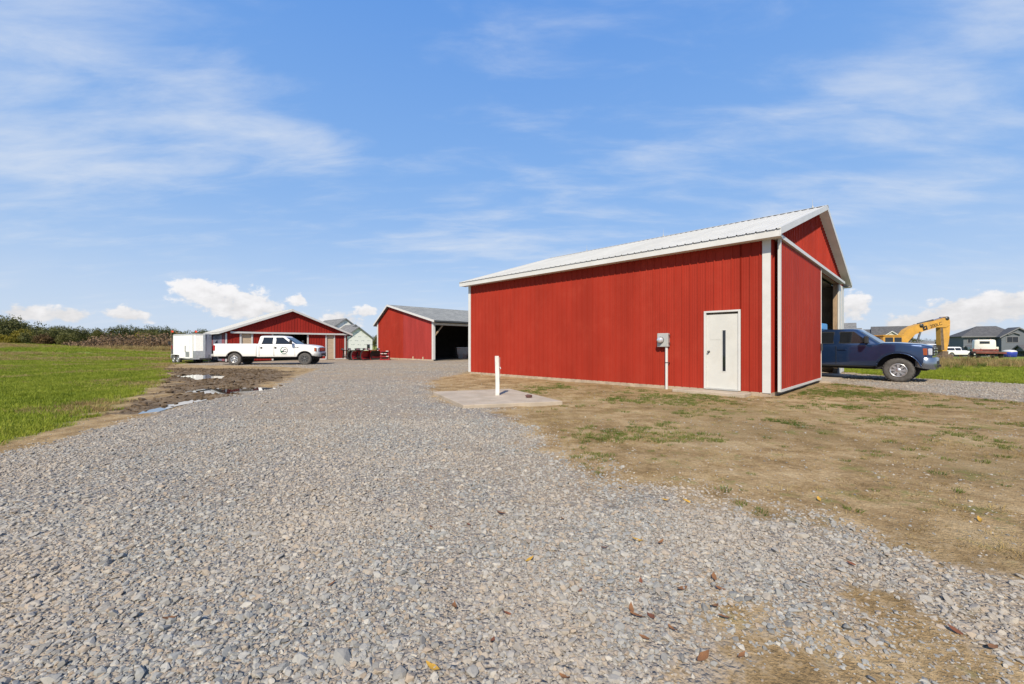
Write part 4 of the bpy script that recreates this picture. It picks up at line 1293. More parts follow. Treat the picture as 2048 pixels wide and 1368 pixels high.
grey_p = dict(white_p, paint=m_cargrey, bumper=m_steel, rim_r=m_darkalloy, lip=m_cargrey)
gt = make_pickup(grey_p, 'dark grey pickup mostly hidden behind the white cargo trailer')
gt.location = (-34.1, 43.5, gz(-32, 41))
gt.rotation_euler = (0, 0, R(128.3))

# cargo trailer with a V nose
trl = thing('cargo_trailer', 'white enclosed cargo trailer with diamond plate nose behind the pickup', 'trailer', (-25.2, 33.0, gz(-26.5, 34)), R(-31))
# local: x forward (towards the nose), y to its left; near side is y = 0, body spans y 0..1.9 behind it
TL, TW = 3.6, 1.3
HW = TW / 2
outl = [(-TL, 0.0), (0.0, 0.0), (0.16, 0.10), (0.44, HW), (0.16, TW - 0.10), (0.0, TW), (-TL, TW)]
mb = MB()
mb.loft([[(x, y, z) for x, y in outl] for z in (0.38, 2.34)] , True, smooth=False)
tb = mb.build('trailer_body', m_trailer, trl)
rr = MB()
rr.loft([[(x * 1.003 + (0.01 if x > -1 else -0.01), (y - HW) * 1.015 + HW, z) for x, y in outl] for z in (2.30, 2.37)], True, smooth=False)
ins = [[(x - 0.05 * (1 if x > -1 else -1), HW + (y - HW) * 0.93, 2.41) for x, y in outl]]
rr.loft([[(x, y, 2.37) for x, y in outl], ins[0]], True, smooth=False)
rr.build('roof_cap', m_greymetal, trl)
MB().prism([(0.005, -0.004), (0.163, 0.095), (0.443, HW - 0.004), (0.453, HW - 0.01), (0.17, 0.085), (0.01, -0.014)], 'z', 0.38, 1.05).build('rock_guard', m_diamond, trl)
MB().prism([(0.38, HW - 0.12), (0.447, HW), (0.38, HW + 0.12), (0.39, HW + 0.13), (0.460, HW), (0.39, HW - 0.13)], 'z', 1.055, 2.30).build('nose_trim', m_diamond, trl)
sdr = box('side_door', m_trailer, trl, -1.35, -0.55, -0.022, -0.002, 0.45, 2.22)
box('door_vent_plate', m_diamond, sdr, -1.28, -0.62, -0.028, -0.0221, 0.55, 0.98)
box('latch_bar', m_steel, sdr, -1.33, -1.28, -0.05, -0.023, 0.95, 1.45)
box('corner_trim', m_greymetal, trl, -0.04, 0.015, -0.018, 0.04, 0.38, 2.30)
box('corner_trim', m_greymetal, trl, -TL - 0.012, -TL + 0.03, -0.016, 0.03, 0.38, 2.30)
box('lower_trim', m_diamond, trl, -TL, -0.05, -0.014, -0.001, 0.40, 0.50)
for x in (-0.45 - TL / 2, -1.20 - TL / 2):
    for y, s in ((-0.09, -1), (TW + 0.09, 1)):
        wheel(trl, x, y, 0.34, 0.20, m_alloy, s, 6)
mb = MB()
for s, y0, y1 in ((-1, -0.22, -0.001), (1, TW + 0.001, TW + 0.22)):
    x0, x1 = -TL / 2 - 1.66, -TL / 2 - 0.02
    mb.prism([(x0, 0.46), (x0 + 0.10, 0.76), (x1 - 0.10, 0.76), (x1, 0.46), (x1 - 0.03, 0.46), (x1 - 0.12, 0.73), (x0 + 0.12, 0.73), (x0 + 0.03, 0.46)], 'y', y0, y1)
mb.build('fender', m_trailer, trl)
box('frame_rail', m_under, trl, -TL + 0.05, 0.0, 0.06, 0.16, 0.30, 0.42)
box('frame_rail', m_under, trl, -TL + 0.05, 0.0, TW - 0.16, TW - 0.06, 0.30, 0.42)
beam('tongue', m_under, trl, (-0.1, 0.25, 0.40), (1.35, HW, 0.44), 0.08, 0.12)
beam('tongue', m_under, trl, (-0.1, TW - 0.25, 0.40), (1.35, HW, 0.44), 0.08, 0.12)
mb = MB()
mb.tube([(1.05, HW, 0.02), (1.05, HW, 0.75)], 0.035, 8)
mb.box(0.95, 1.15, HW - 0.09, HW + 0.09, -0.01, 0.03)
mb.build('tongue_jack', m_steel, trl)

# orange marker flags on thin whips
for x, y, hgt, lab, a in ((-31.2, 38.2, 2.72, 'orange marker flag on a whip above the dark grey pickup', 0.3), (-28.1, 37.0, 2.74, 'orange marker flag showing over the white trailer roof', 0.1)):
    fl = thing('marker_flag', lab, 'flag', (x, y, gz(x, y)), a)
    MB().tube([(0, 0, 0), (0.01, 0, hgt * 0.5), (0, 0.0, hgt)], [0.016, 0.012, 0.008], 6).build('whip_pole', m_tan, fl)
    n = 8
    vs = []
    for k in range(n + 1):
        u = k / n
        for v in (0, 1):
            vs.append((0.01 + 0.20 * u, 0.05 * math.sin(u * 5), hgt - 0.02 - v * (0.20 - 0.09 * u) - 0.07 * u))
    MB().add(vs, [(2 * k, 2 * k + 1, 2 * k + 3, 2 * k + 2) for k in range(n)], True).build('flag_cloth', m_orange, fl)


# ------------------------------------------------------------------ snow ploughs parked between the two red buildings
def make_plow(label, loc, rz, blade_mat, frame_mat, lamps=True, width=2.3):
    t = thing('snow_plow', label, 'snow plow', loc, rz, 'snow plows parked in a row between the barns')
    # blade: width along y, concave face towards +x
    prof = [(0.20 - 0.34 * math.cos(a), 0.40 + 0.42 * math.sin(a)) for a in np.linspace(R(-68), R(72), 12)]
    mb = MB()
    for y0, y1 in ((-width / 2, width / 2),):
        rings = []
        for y in (y0, y1):
            rings.append([(x, y, z) for x, z in prof] + [(x - 0.02, y, z) for x, z in prof[::-1]])
        mb.loft(rings, True, smooth=False)
    bl = mb.build('blade', blade_mat, t)
    for k in range(6):
        y = -width / 2 + 0.02 + k * (width - 0.07) / 5
        mb = MB()
        mb.prism([(x - 0.022, z) for x, z in prof] + [(x - 0.10, z) for x, z in prof[::-1]], 'y', y, y + 0.03)
        mb.build('rib', blade_mat, bl)
    box('cutting_edge', m_steel, bl, 0.06, 0.085, -width / 2, width / 2, -0.01, 0.12)
    for y in (-width / 2 - 0.012, width / 2 + 0.002):
        MB().prism([(x - 0.012, z) for x, z in prof] + [(x - 0.13, z) for x, z in prof[::-1]], 'y', y, y + 0.01).build('end_plate', frame_mat, bl)
    beam('push_beam', frame_mat, t, (-0.12, -0.75, 0.22), (-1.05, -0.35, 0.28), 0.09, 0.10)
    beam('push_beam', frame_mat, t, (-0.12, 0.75, 0.22), (-1.05, 0.35, 0.28), 0.09, 0.10)
    beam('cross_beam', frame_mat, t, (-0.14, -0.85, 0.22), (-0.14, 0.85, 0.22), 0.09, 0.12)
    for s in (-0.38, 0.38):
        beam('lift_upright', frame_mat, t, (-1.0, s, 0.12), (-0.95, s, 0.86), 0.07, 0.07, up=(0, 1, 0))
    beam('lift_crossbar', frame_mat, t, (-0.95, -0.50, 0.84), (-0.95, 0.50, 0.84), 0.07, 0.07)
    for s in (-0.3, 0.3):
        MB().tube([(-0.92, s, 0.42), (-0.25, s * 1.9, 0.36)], 0.035, 8).build('ram', m_chrome, t)
    if lamps:
        for s in (-0.58, 0.58):
            lm = MB().box(-1.02, -0.84, s - 0.15, s + 0.15, 0.86, 1.04, ch=0.04).build('plow_lamp', m_black, t)
            box('lamp_lens', m_lens, lm, -0.842, -0.83, s - 0.11, s + 0.11, 0.89, 1.01)
    return t


px0 = [(-14.2, 37.9, 92, m_plowblack, m_plowblack, True, 'black bladed snow plow at the corner of the low barn'),
       (-13.45, 37.4, 76, m_plowred, m_steel, True, 'dark red snow plow next to the black bladed plow'),
       (-12.65, 37.1, 86, m_plowred, m_plowblack, True, 'dark red snow plow in the middle of the plow row'),
       (-11.95, 37.9, 70, m_plowblack, m_plowred, True, 'black and red snow plow between two red plows')]
for x, y, a, bm_, fm_, lp, lab in px0:
    make_plow(lab, (x, y, gz(x, y) + 0.01), R(a - 100), bm_, fm_, lp, 2.1)
pf = thing('plow_mount', 'bright red plow mount frame with white stickers beside the shed', 'plow mount', (-11.2, 36.9, gz(-11.2, 36.9)), R(5))
box('base_plate', m_plowred, pf, -0.42, 0.42, -0.3, 0.3, 0.0, 0.10)
for s in (-0.38, 0.30):
    box('upright', m_plowred, pf, s, s + 0.08, -0.2, 0.2, 0.08, 0.80)
for z in (0.28, 0.52, 0.74):
    box('rail', m_plowred, pf, -0.40, 0.40, -0.26, -0.18, z, z + 0.09)
for x, z in ((-0.34, 0.53), (-0.05, 0.53), (0.12, 0.29), (0.1, 0.75)):
    box('sticker', m_white, pf, x, x + 0.22, -0.268, -0.261, z + 0.012, z + 0.07)


# ------------------------------------------------------------------ houses
def gable_house(parent, x0, x1, y0, y1, zb, ze, pitch, wallm, roofm, along='y', oh=0.4, trim=m_trimlight, name='wall'):
    """block with a pitched roof; the ridge runs along the given local axis"""
    if along == 'y':
        w = x1 - x0
        zr = ze + pitch * w / 2
        c = (x0 + x1) / 2
        MB().prism([(x0, zb), (x1, zb), (x1, ze), (c, zr), (x0, ze)], 'y', y0, y1).build(name, wallm, parent)
        for s in (0, 1):
            a = x0 - oh if s == 0 else x1 + oh
            za = ze - pitch * oh
            MB().prism([(a, za + 0.02), (c, zr + 0.02), (c, zr + 0.20), (a, za + 0.20)], 'y', y0 - oh, y1 + oh).build('roof', roofm, parent)
            MB().prism([(a, za - 0.12), (c, zr - 0.12), (c, zr + 0.17), (a, za + 0.17)], 'y', y0 - oh - 0.06, y0 - oh - 0.002).build('barge_board', trim, parent)
    else:
        w = y1 - y0
        zr = ze + pitch * w / 2
        c = (y0 + y1) / 2
        MB().prism([(y0, zb), (y1, zb), (y1, ze), (c, zr), (y0, ze)], 'x', x0, x1).build(name, wallm, parent)
        for s in (0, 1):
            a = y0 - oh if s == 0 else y1 + oh
            za = ze - pitch * oh
            MB().prism([(a, za + 0.02), (c, zr + 0.02), (c, zr + 0.20), (a, za + 0.20)], 'x', x0 - oh, x1 + oh).build('roof', roofm, parent)
            for e0, e1 in ((x0 - oh - 0.06, x0 - oh - 0.002), (x1 + oh + 0.002, x1 + oh + 0.06)):
                MB().prism([(a, za - 0.12), (c, zr - 0.12), (c, zr + 0.17), (a, za + 0.17)], 'x', e0, e1).build('barge_board', trim, parent)
        box('gutter_board', trim, parent, x0 - oh, x1 + oh, y0 - oh - 0.05, y0 - oh, ze - pitch * oh - 0.10, ze - pitch * oh + 0.05)


def window(parent, x0, x1, y, z0, z1, trim=m_trimlight, cols=2):
    f = box('window', trim, parent, x0 - 0.12, x1 + 0.12, y - 0.06, y + 0.02, z0 - 0.12, z1 + 0.12)
    w = (x1 - x0) / cols
    for k in range(cols):
        box('pane', m_glass, f, x0 + k * w + 0.03, x0 + (k + 1) * w - 0.03, y - 0.075, y - 0.05, z0, z1)


def place(x, d):
    return ((x - 1024) / 835.0 * d, d)


m_rooftrim = mat('grey_roof_edge', (0.16, 0.16, 0.165), 0.7, var=0.05)
# unfinished house in white wrap, seen between the two red buildings
hx, hy = place(718, 100)
hw = thing('wrapped_house', 'unfinished house in white printed wrap with grey roofs behind the plows', 'house', (hx, hy, gz(hx, hy)), R(45))
gable_house(hw, -3.7, 3.4, 0.0, 6.0, -0.6, 3.0, 0.72, m_wrap, m_shingle_md, 'y', 0.35, m_rooftrim)
gable_house(hw, -1.5, 5.2, 6.2, 12.0, -0.6, 3.9, 0.74, m_wrap, m_shingle_md, 'y', 0.35, m_rooftrim)
gable_house(hw, -3.0, 7.0, 12.2, 26.0, -0.6, 4.7, 0.70, m_wrap, m_shingle_md, 'y', 0.35, m_rooftrim)
box('window', m_glass, hw, 2.0, 2.7, -0.05, 0.02, 0.4, 1.5)

# two-storey dark grey house on the right
hx, hy = place(1985, 105)
hz = gz(hx, hy)
hg = thing('grey_house', 'two-storey dark grey house with hipped roof behind the flatbed truck', 'house', (hx, hy, hz), R(-30))
EV = 3.55 - hz
mb = MB()
box('wall', m_housegrey, hg, -5.2, 4.6, 0.0, 9.0, -0.8, EV)
X0, X1, Y0, Y1 = -5.75, 5.1, -0.6, 9.6
RT = EV + 2.7
ridge = [(-1.4, 4.5), (2.2, 4.5)]
mb.add([(X0, Y0, EV), (X1, Y0, EV), (X1, Y1, EV), (X0, Y1, EV), (ridge[0][0], ridge[0][1], RT), (ridge[1][0], ridge[1][1], RT)], [(0, 1, 5, 4), (1, 2, 5), (2, 3, 4, 5), (3, 0, 4), (0, 3, 2, 1)])
mb.build('hipped_roof', m_shingle_dk, hg)
MB().box(X0, X1, Y0 - 0.05, Y0, EV - 0.22, EV + 0.02).build('fascia', m_rooftrim, hg)
gable_house(hg, 0.7, 6.4, -2.4, 2.0, -0.8, EV - 0.1, 0.72, m_housegrey, m_shingle_dk, 'y', 0.40, m_rooftrim)
window(hg, 1.6, 3.5, -2.4, EV - 1.5, EV - 0.25, m_rooftrim, 2)
window(hg, 5.0, 6.0, -2.4, EV - 1.5, EV - 0.35, m_rooftrim, 1)
window(hg, -4.4, -3.4, 0.0, EV - 1.6, EV - 0.6, m_rooftrim)
MB().prism([(1.7, EV + 0.25), (2.75, EV + 0.75), (3.8, EV + 0.25), (3.8, EV + 0.4), (2.75, EV + 0.95), (1.7, EV + 0.4)], 'y', -2.75, -2.42).build('eyebrow_gable', m_rooftrim, hg)
gable_house(hg, 3.0, 9.5, -6.6, -2.5, 1.6, 2.1, 0.42, m_housegrey, m_shingle_dk, 'x', 0.4, m_rooftrim)
for x in (3.3, 6.4, 9.2):
    box('porch_post', m_trimlight, hg, x - 0.13, x + 0.13, -6.4, -6.1, -0.8, 1.65)
box('band_course', m_rooftrim, hg, -5.25, 0.65, -0.06, 0.0, EV - 2.75, EV - 2.55)
window(hg, -4.4, -2.6, 0.0, 0.6, 1.9, m_rooftrim)
gable_house(hg, -4.6, -0.6, -1.6, 0.3, 1.9, 2.3, 0.5, m_housegrey, m_shingle_dk, 'x', 0.3, m_rooftrim)

# long low dark-roofed house behind the excavator
hx, hy = place(1770, 130)
hz = gz(hx, hy)
hd = thing('dark_roofed_house', 'long house with charcoal roof and pale dormer gable behind the excavator', 'house', (hx, hy, hz), R(-38))
ev = 4.3 - hz
gable_house(hd, -2.6, 6.0, 0.0, 9.0, -0.8, ev, 0.62, m_housegrey, m_shingle_dk, 'x', 0.5, m_rooftrim)
gable_house(hd, -5.2, -2.7, 1.0, 8.0, -0.8, ev, 0.55, m_housegrey, m_shingle_dk, 'x', 0.4, m_rooftrim)
gable_house(hd, -0.2, 3.2, -1.6, 2.0, -0.8, ev - 0.15, 0.80, m_housetan, m_shingle_dk, 'y', 0.35, m_white)
window(hd, 1.0, 2.0, -1.6, ev - 1.0, ev - 0.1, m_trimlight)
window(hd, -2.0, -1.0, 0.0, ev - 2.0, ev - 0.8)

# grey-roofed house showing past the barn corner
hx, hy = place(1700, 84)
hz = gz(hx, hy)
hn = thing('shingle_roofed_house', 'house with plain grey shingle roof just past the barn corner', 'house', (hx, hy, hz), R(-40))
ev = 3.0 - hz
gable_house(hn, -9.0, 0.55, 0.0, 10.0, -0.8, ev, 0.56, m_housetan, m_shingle_md, 'x', 0.35, m_rooftrim)
gable_house(hn, 0.8, 1.6, 1.6, 8.4, -0.8, ev - 0.2, 0.55, m_housetan, m_shingle_md, 'x', 0.25, m_trimlight)
window(hn, -3.0, -1.5, 0.0, ev - 2.0, ev - 0.8)

# far small houses down the slope
for x, d, w, lab, rm, wm, eh in ((1908, 190, 9, 'distant house with a small white gable left of the grey house', m_shingle_dk, m_housegrey, 1.9), (1868, 230, 16, 'distant long pale low building behind the excavator boom', m_shingle_md, m_housetan, 1.6), (1735, 150, 10, 'distant house roof showing over the blue pickup cab', m_shingle_md, m_housetan, 3.2)):
    hx, hy = place(x, d)
    hz = gz(hx, hy)
    hf = thing('distant_house', lab, 'house', (hx, hy, hz), R(-35))
    ev = eh - hz
    gable_house(hf, -w / 2, w / 2, 0, 8, -1.0, ev, 0.4, wm, rm, 'x', 0.4)
    gable_house(hf, -1.5, 2.5, -1.5, 2.0, -1.0, ev - 0.3, 0.5, wm, rm, 'y', 0.3, m_white)
    window(hf, -w / 2 + 0.8, -w / 2 + 2.2, 0.0, ev - 1.8, ev - 0.8)

# ------------------------------------------------------------------ excavator beyond the blue pickup
exx, exy = 32.6, 36.0
exz = gz(33, 36)
ex = thing('excavator', 'yellow excavator with raised boom and dirty bucket on the ground', 'excavator', (exx, exy, exz), 0)
for s in (-1.15, 0.75):
    mb = MB()
    pr = [(-3.4 + 0.38 * math.cos(a), 0.40 + 0.40 * math.sin(a)) for a in np.linspace(R(90), R(270), 9)] + [(-0.1 + 0.38 * math.cos(a), 0.40 + 0.40 * math.sin(a)) for a in np.linspace(R(-90), R(90), 9)]
    mb.prism(pr, 'y', s, s + 0.5)
    tk = mb.build('track', m_steel, ex)
    for k in range(5):
        MB().lathe([(0.0, s - 0.03), (0.16, s - 0.03), (0.16, s + 0.02), (0.0, s + 0.02)], 14, Matrix.Translation((-3.2 + k * 0.75, 0, 0.30)), axis='y').build('roller', m_bucket, tk)
box('turntable', m_steel, ex, -2.4, -1.1, -0.6, 0.6, 0.75, 0.92)
box('engine_house', m_yellow, ex, -4.1, -1.6, -1.15, 1.2, 0.92, 1.80, ch=0.08)
box('counterweight', m_yellow, ex, -4.5, -4.11, -1.15, 1.2, 0.95, 1.72, ch=0.10)
cb = box('cab', m_yellow, ex, -1.58, 0.05, -1.15, -0.15, 0.92, 2.22, ch=0.06)
box('cab_roof', m_yellow, cb, -1.66, 0.12, -1.20, -0.10, 2.221, 2.30, ch=0.02)
for x0, x1 in ((-1.45, -0.80), (-0.68, -0.08)):
    box('cab_window', m_glass, cb, x0, x1, -1.165, -1.14, 1.35, 2.10)
box('front_window', m_glass, cb, 0.045, 0.065, -1.0, -0.3, 1.2, 2.1)


def boom_part(name, pts, half, m, parent):
    """closed side outline (x,z) given thickness across"""
    mb = MB()
    mb.prism(pts, 'y', -half, half)
    return mb.build(name, m, parent)


Z = lambda y: 1.35 - (y - 690) * 36.0 / 835.0 - exz
X = lambda x: (x - 1024) * 36.0 / 835.0 - exx
bo = boom_part('boom', [(X(1781), Z(703)), (X(1796), Z(676)), (X(1808), Z(660)), (X(1822), Z(652)), (X(1842), Z(646)), (X(1870), Z(641)), (X(1886), Z(636)), (X(1893), Z(640)), (X(1894), Z(650)), (X(1886), Z(655)), (X(1868), Z(655)), (X(1843), Z(662)), (X(1825), Z(669)), (X(1811), Z(683)), (X(1801), Z(703))], 0.26, m_yellow, ex)
st = boom_part('stick', [(X(1876), Z(652)), (X(1882), Z(640)), (X(1886), Z(633.5)), (X(1892), Z(633)), (X(1895.5), Z(642)), (X(1895), Z(664)), (X(1893), Z(682)), (X(1889), Z(704)), (X(1881), Z(704)), (X(1877), Z(690))], 0.20, m_yellow, ex)
boom_part('painted_stick_shadow', [(X(1876.2), Z(655)), (X(1881), Z(655)), (X(1884), Z(700)), (X(1877.5), Z(700))], 0.205, m_bucket, st)  # shade along the stick's inner side, painted as a thin dark overlay
MB().tube([(X(1835), 0.0, Z(648)), (X(1866), 0.0, Z(640))], 0.075, 10).build('ram_barrel', m_steel, ex)
MB().tube([(X(1866), 0.0, Z(640)), (X(1888), 0.0, Z(634))], 0.04, 8).build('ram_rod', m_chrome, ex)
for s in (-0.30, 0.30):
    MB().tube([(X(1822), s, Z(700)), (X(1834), s, Z(664))], 0.07, 10).build('lift_ram', m_steel, ex)
    MB().lathe([(0.0, s - 0.06), (0.14, s - 0.06), (0.14, s + 0.06), (0.0, s + 0.06)], 14, Matrix.Translation((X(1836), 0, Z(651))), axis='y').build('pivot_boss', m_steel, ex)
MB().lathe([(0.0, -0.3), (0.16, -0.3), (0.16, 0.3), (0.0, 0.3)], 14, Matrix.Translation((X(1888), 0, Z(637))), axis='y').build('pivot_boss', m_steel, ex)
MB().tube([(X(1893), 0.23, Z(662)), (X(1892), 0.24, Z(690)), (X(1888), 0.2, Z(703))], 0.05, 8).build('bucket_ram', m_steel, ex)
bk = MB()
prof = [(X(1873), Z(712)), (X(1890), Z(708)), (X(1894), Z(712)), (X(1891), Z(722)), (X(1884), Z(727.5)), (X(1875), Z(726.5)), (X(1871), Z(718))]
bk.prism(prof, 'y', -0.55, 0.55)
bko = bk.build('bucket', m_bucket, ex)
for k in range(5):
    MB().prism([(X(1871), Z(718)), (X(1872.5), Z(714)), (X(1868), Z(717))], 'y', -0.5 + k * 0.23, -0.42 + k * 0.23).build('bucket_tooth', m_steel, bko)
boom_part('bucket_linkage', [(X(1881), Z(702)), (X(1892), Z(702)), (X(1891), Z(710)), (X(1878), Z(711))], 0.22, m_bucket, ex)
sl_b = math.atan2(Z(650) - Z(657), X(1868) - X(1845))
text_mesh('boom_lettering', '200LC', 0.40, m_ink, bo, Matrix.Translation((X(1866), -0.268, Z(650.5))) @ Matrix.Rotation(-sl_b, 4, 'Y') @ Matrix.Rotation(R(90), 4, 'X'))
mb = MB()
mb.box(-0.20, 0.20, -0.004, 0.004, -0.18, 0.18, Matrix.Translation((X(1844), -0.266, Z(656.5))) @ Matrix.Rotation(-sl_b, 4, 'Y'), ch=0.0)
lg = mb.build('maker_emblem', m_ink, bo)
mb = MB()
mb.add([(-0.12, -0.003, -0.04), (0.02, -0.003, 0.08), (0.13, -0.003, 0.06), (0.03, -0.003, 0.0), (0.06, -0.003, -0.10), (-0.03, -0.003, -0.02)], [(0, 1, 2, 3, 4, 5)], False, Matrix.Translation((X(1844), -0.270, Z(656.5))) @ Matrix.Rotation(-sl_b, 4, 'Y'))
mb.build('emblem_figure', m_yellow, lg)

# ------------------------------------------------------------------ white estate car down the slope
sx_, sy_ = place(1920, 68)
suv = thing('suv', 'white sport utility vehicle with black windows parked beyond the excavator bucket', 'car', (sx_ + 1.9, sy_ + 1, gz(sx_, sy_)), R(-4))


def suv_zb(x):
    for xc in (0.0, -2.85):
        if abs(x - xc) < 0.40: return math.sqrt(0.42 ** 2 - (x - xc) ** 2) + 0.34
    return 0.38


st_ = sorted(set(np.linspace(-3.85, 0.95, 30).round(3)) | {round(c + 0.40 * math.cos(q), 3) for c in (0, -2.85) for q in np.linspace(0, math.pi, 13)})
body_loft(st_, suv_zb, lambda x: interp([(-3.85, 1.02), (-3.7, 1.06), (-0.7, 1.04), (-0.4, 1.02), (0.6, 0.92), (0.95, 0.72)], x), lambda x: interp([(-3.85, 0.80), (-3.4, 0.93), (0.4, 0.93), (0.95, 0.72)], x)).build('body', m_carwhite, suv)
rings = []
for f in np.linspace(0, 1, 5):
    z = 1.0 + 0.58 * f
    y = 0.90 - 0.20 * f
    a, b = -0.35 - 0.85 * f, -3.80 + 0.38 * f
    rings.append([(a, -y + 0.2, z), (a - 0.12, -y, z), (b + 0.1, -y, z), (b, -y + 0.15, z), (b, y - 0.15, z), (b + 0.1, y, z), (a - 0.12, y, z), (a, y - 0.2, z)])
lastr = rings[-1]
rings.append([(-2.2 + (p[0] + 2.2) * 0.93, p[1] * 0.88, 1.655) for p in lastr])
MB().loft(rings, True).build('cabin', m_carwhite, suv)
for poly in ([(-3.55, 1.08), (-2.35, 1.08), (-2.35, 1.48), (-3.35, 1.48)], [(-2.25, 1.08), (-1.40, 1.08), (-1.40, 1.48), (-2.25, 1.48)], [(-1.30, 1.08), (-0.62, 1.08), (-1.10, 1.48), (-1.30, 1.48)]):
    for s in (-1, 1):
        MB().add([(x, s * (0.90 - 0.20 * (z - 1.0) / 0.58 + 0.012), z) for x, z in poly], [tuple(range(4))]).build('side_window', m_glass, suv)
box('underbody', m_under, suv, -3.6, 0.8, -0.75, 0.75, 0.25, 0.75)
box('rear_lamp', m_redlens, suv, -3.88, -3.75, -0.90, -0.78, 0.70, 1.05)
box('head_lamp', m_lens, suv, 0.72, 0.90, -0.84, -0.68, 0.66, 0.82)
for x in (0.0, -2.85):
    for s in (-1, 1):
        wheel(suv, x, s * 0.82, 0.34, 0.20, m_alloy, s, 6)

# ------------------------------------------------------------------ flatbed truck seen from behind
tx, ty = place(1970, 55)
tz = gz(tx, ty)
ft = thing('flatbed_truck', 'old flatbed truck with white cab and rusty red deck', 'truck', (tx, ty, tz), R(-42))
# local: y away from the camera (forward), x across
Zt = lambda y, d=55.0: 1.35 - (y - 690) * d / 835.0 - tz
cab_top, cab_bot = Zt(679.5), Zt(699)
cabm = MB()
rings = []
for z, w, b, c in ((0.75, 0.98, 2.0, 0.08), (cab_bot + 0.2, 0.99, 2.0, 0.08), (cab_top - 0.15, 0.95, 1.9, 0.10), (cab_top - 0.02, 0.88, 1.75, 0.12), (cab_top + 0.02, 0.7, 1.5, 0.12)):
    rings.append([(-w + c, 0.0 + 0.02, z), (w - c, 0.02, z), (w, c, z), (w, b, z), (-w, b, z), (-w, c, z)])
cabm.loft(rings, True)
cabo = cabm.build('cab', m_offwhite, ft)
box('rear_window', m_glass, cabo, -0.42, 0.38, -0.012, 0.03, cab_top - 0.48, cab_top - 0.24)
box('window_seal', m_black, cabo, -0.46, 0.42, -0.006, 0.02, cab_top - 0.52, cab_top - 0.20)
for s in (-0.55, 0.5):
    MB().lathe([(0.0, 0), (0.06, 0.0), (0.05, 0.08), (0.0, 0.1)], 10, Matrix.Translation((s, 0.3, cab_top))).build('roof_lamp', m_amber, cabo)
hb = box('headboard', m_truckred, ft, -1.15, 1.15, -0.26, -0.16, 0.80, cab_bot + 0.05)
box('headboard_opening', m_under, hb, -0.25, 0.70, -0.275, -0.255, 0.95, cab_bot - 0.1)
for s in (-1.12, -0.45, 0.9):
    box('headboard_post', m_truckred, hb, s, s + 0.10, -0.30, -0.262, 0.80, cab_bot + 0.12)
dk = box('deck_frame', m_truckred, ft, -1.25, 1.25, -4.4, -0.30, 0.62, 0.78)
for k in range(13):
    box('deck_plank', m_bucket, dk, -1.25, 1.25, -4.38 + k * 0.315, -4.38 + k * 0.315 + 0.29, 0.781, 0.82)
for s in (-1.27, 1.25):
    for k in range(7):
        box('stake_pocket', m_truckred, dk, s, s + 0.04, -4.2 + k * 0.6, -4.05 + k * 0.6, 0.55, 0.79)
box('hood', m_offwhite, ft, -0.85, 0.85, 2.0, 3.2, 0.75, cab_bot + 0.05, ch=0.1)
box('chassis', m_under, ft, -0.5, 0.5, -4.2, 3.0, 0.40, 0.62)
for y in (-3.2, 2.4):
    for s in (-1, 1):
        w_ = wheel(ft, 0, 0, 0.42, 0.35, m_steel, s, 6)
        w_.matrix_local = Matrix.Translation((s * 0.95, y, 0)) @ Matrix.Rotation(R(90), 4, 'Z')
for s in (-1, 1):
    mr = box('wing_mirror', m_offwhite, ft, *sorted((s * 1.15, s * 1.38)), 1.5, 1.6, cab_bot - 0.05, cab_bot + 0.35, ch=0.02)

bx_, by_ = place(2019, 62)
tank = thing('storage_tank', 'round blue plastic tank with white domed lid beside the flatbed truck', 'tank', (bx_, by_, gz(bx_, by_)), 0)
MB().lathe([(0.0, 0.0), (0.62, 0.0), (0.72, 0.06), (0.76, 0.55), (0.78, 0.75), (0.72, 0.82), (0.0, 0.82)], 24).build('tank_body', m_bluetank, tank)
MB().lathe([(0.74, 0.80), (0.76, 0.86), (0.66, 0.98), (0.40, 1.08), (0.0, 1.12)], 24).build('tank_lid', m_white, tank)

wv = make_pickup(dict(white_p, name='work_truck', rim_f=m_steel), 'white work truck with ladder rack parked behind the excavator stick')
wx, wy = place(1862, 60)
wv.location = (wx, wy, gz(wx, wy))
wv.rotation_euler = (0, 0, R(-125))
for xx in (-3.1, -5.3):
    for s in (-0.9, 0.9):
        box('rack_post', m_steel, wv, xx - 0.03, xx + 0.03, s - 0.03, s + 0.03, 1.40, 2.02)
    box('rack_bar', m_steel, wv, xx - 0.03, xx + 0.03, -0.93, 0.93, 2.02, 2.08)

# ------------------------------------------------------------------ things inside the big barn
for i, (s, t, z0, w, d, h, m_, nm, lab, cat_) in enumerate((
        (8.4, 11.2, 0.056, 1.6, 0.9, 1.25, m_wood, 'workbench', None, None),
        (9.2, 11.5, 1.31, 1.0, 0.55, 0.5, m_orangebox, 'tool_case', 'orange case lying on the bench at the back of the barn', 'case'),
        (9.9, 11.55, 1.31, 1.9, 0.35, 1.25, m_hay, 'board_stack', 'tan boards propped on the bench inside the barn', 'boards'),
        (8.3, 5.3, 0.056, 0.6, 0.5, 1.75, m_greymetal, 'tool_cabinet', None, None))):
    if lab is None: continue
    o = MB().box(-w / 2, w / 2, -d / 2, d / 2, 0, h, ch=0.02).build(nm, m_)
    o.location = Matrix.Translation((BC[0], BC[1], 0)) @ Matrix.Rotation(R(45), 4, 'Z') @ Vector((s, t, z0))
    o.rotation_euler = (0, 0, R(45))
    tag(o, lab, cat_)
wbn = thing('workbench', 'timber workbench against the back wall inside the barn', 'workbench', tuple(Matrix.Translation((BC[0], BC[1], 0)) @ Matrix.Rotation(R(45), 4, 'Z') @ Vector((9.6, 11.5, 0.056))), R(45))
box('bench_top', m_wood, wbn, -1.6, 1.6, -0.42, 0.42, 1.17, 1.254)
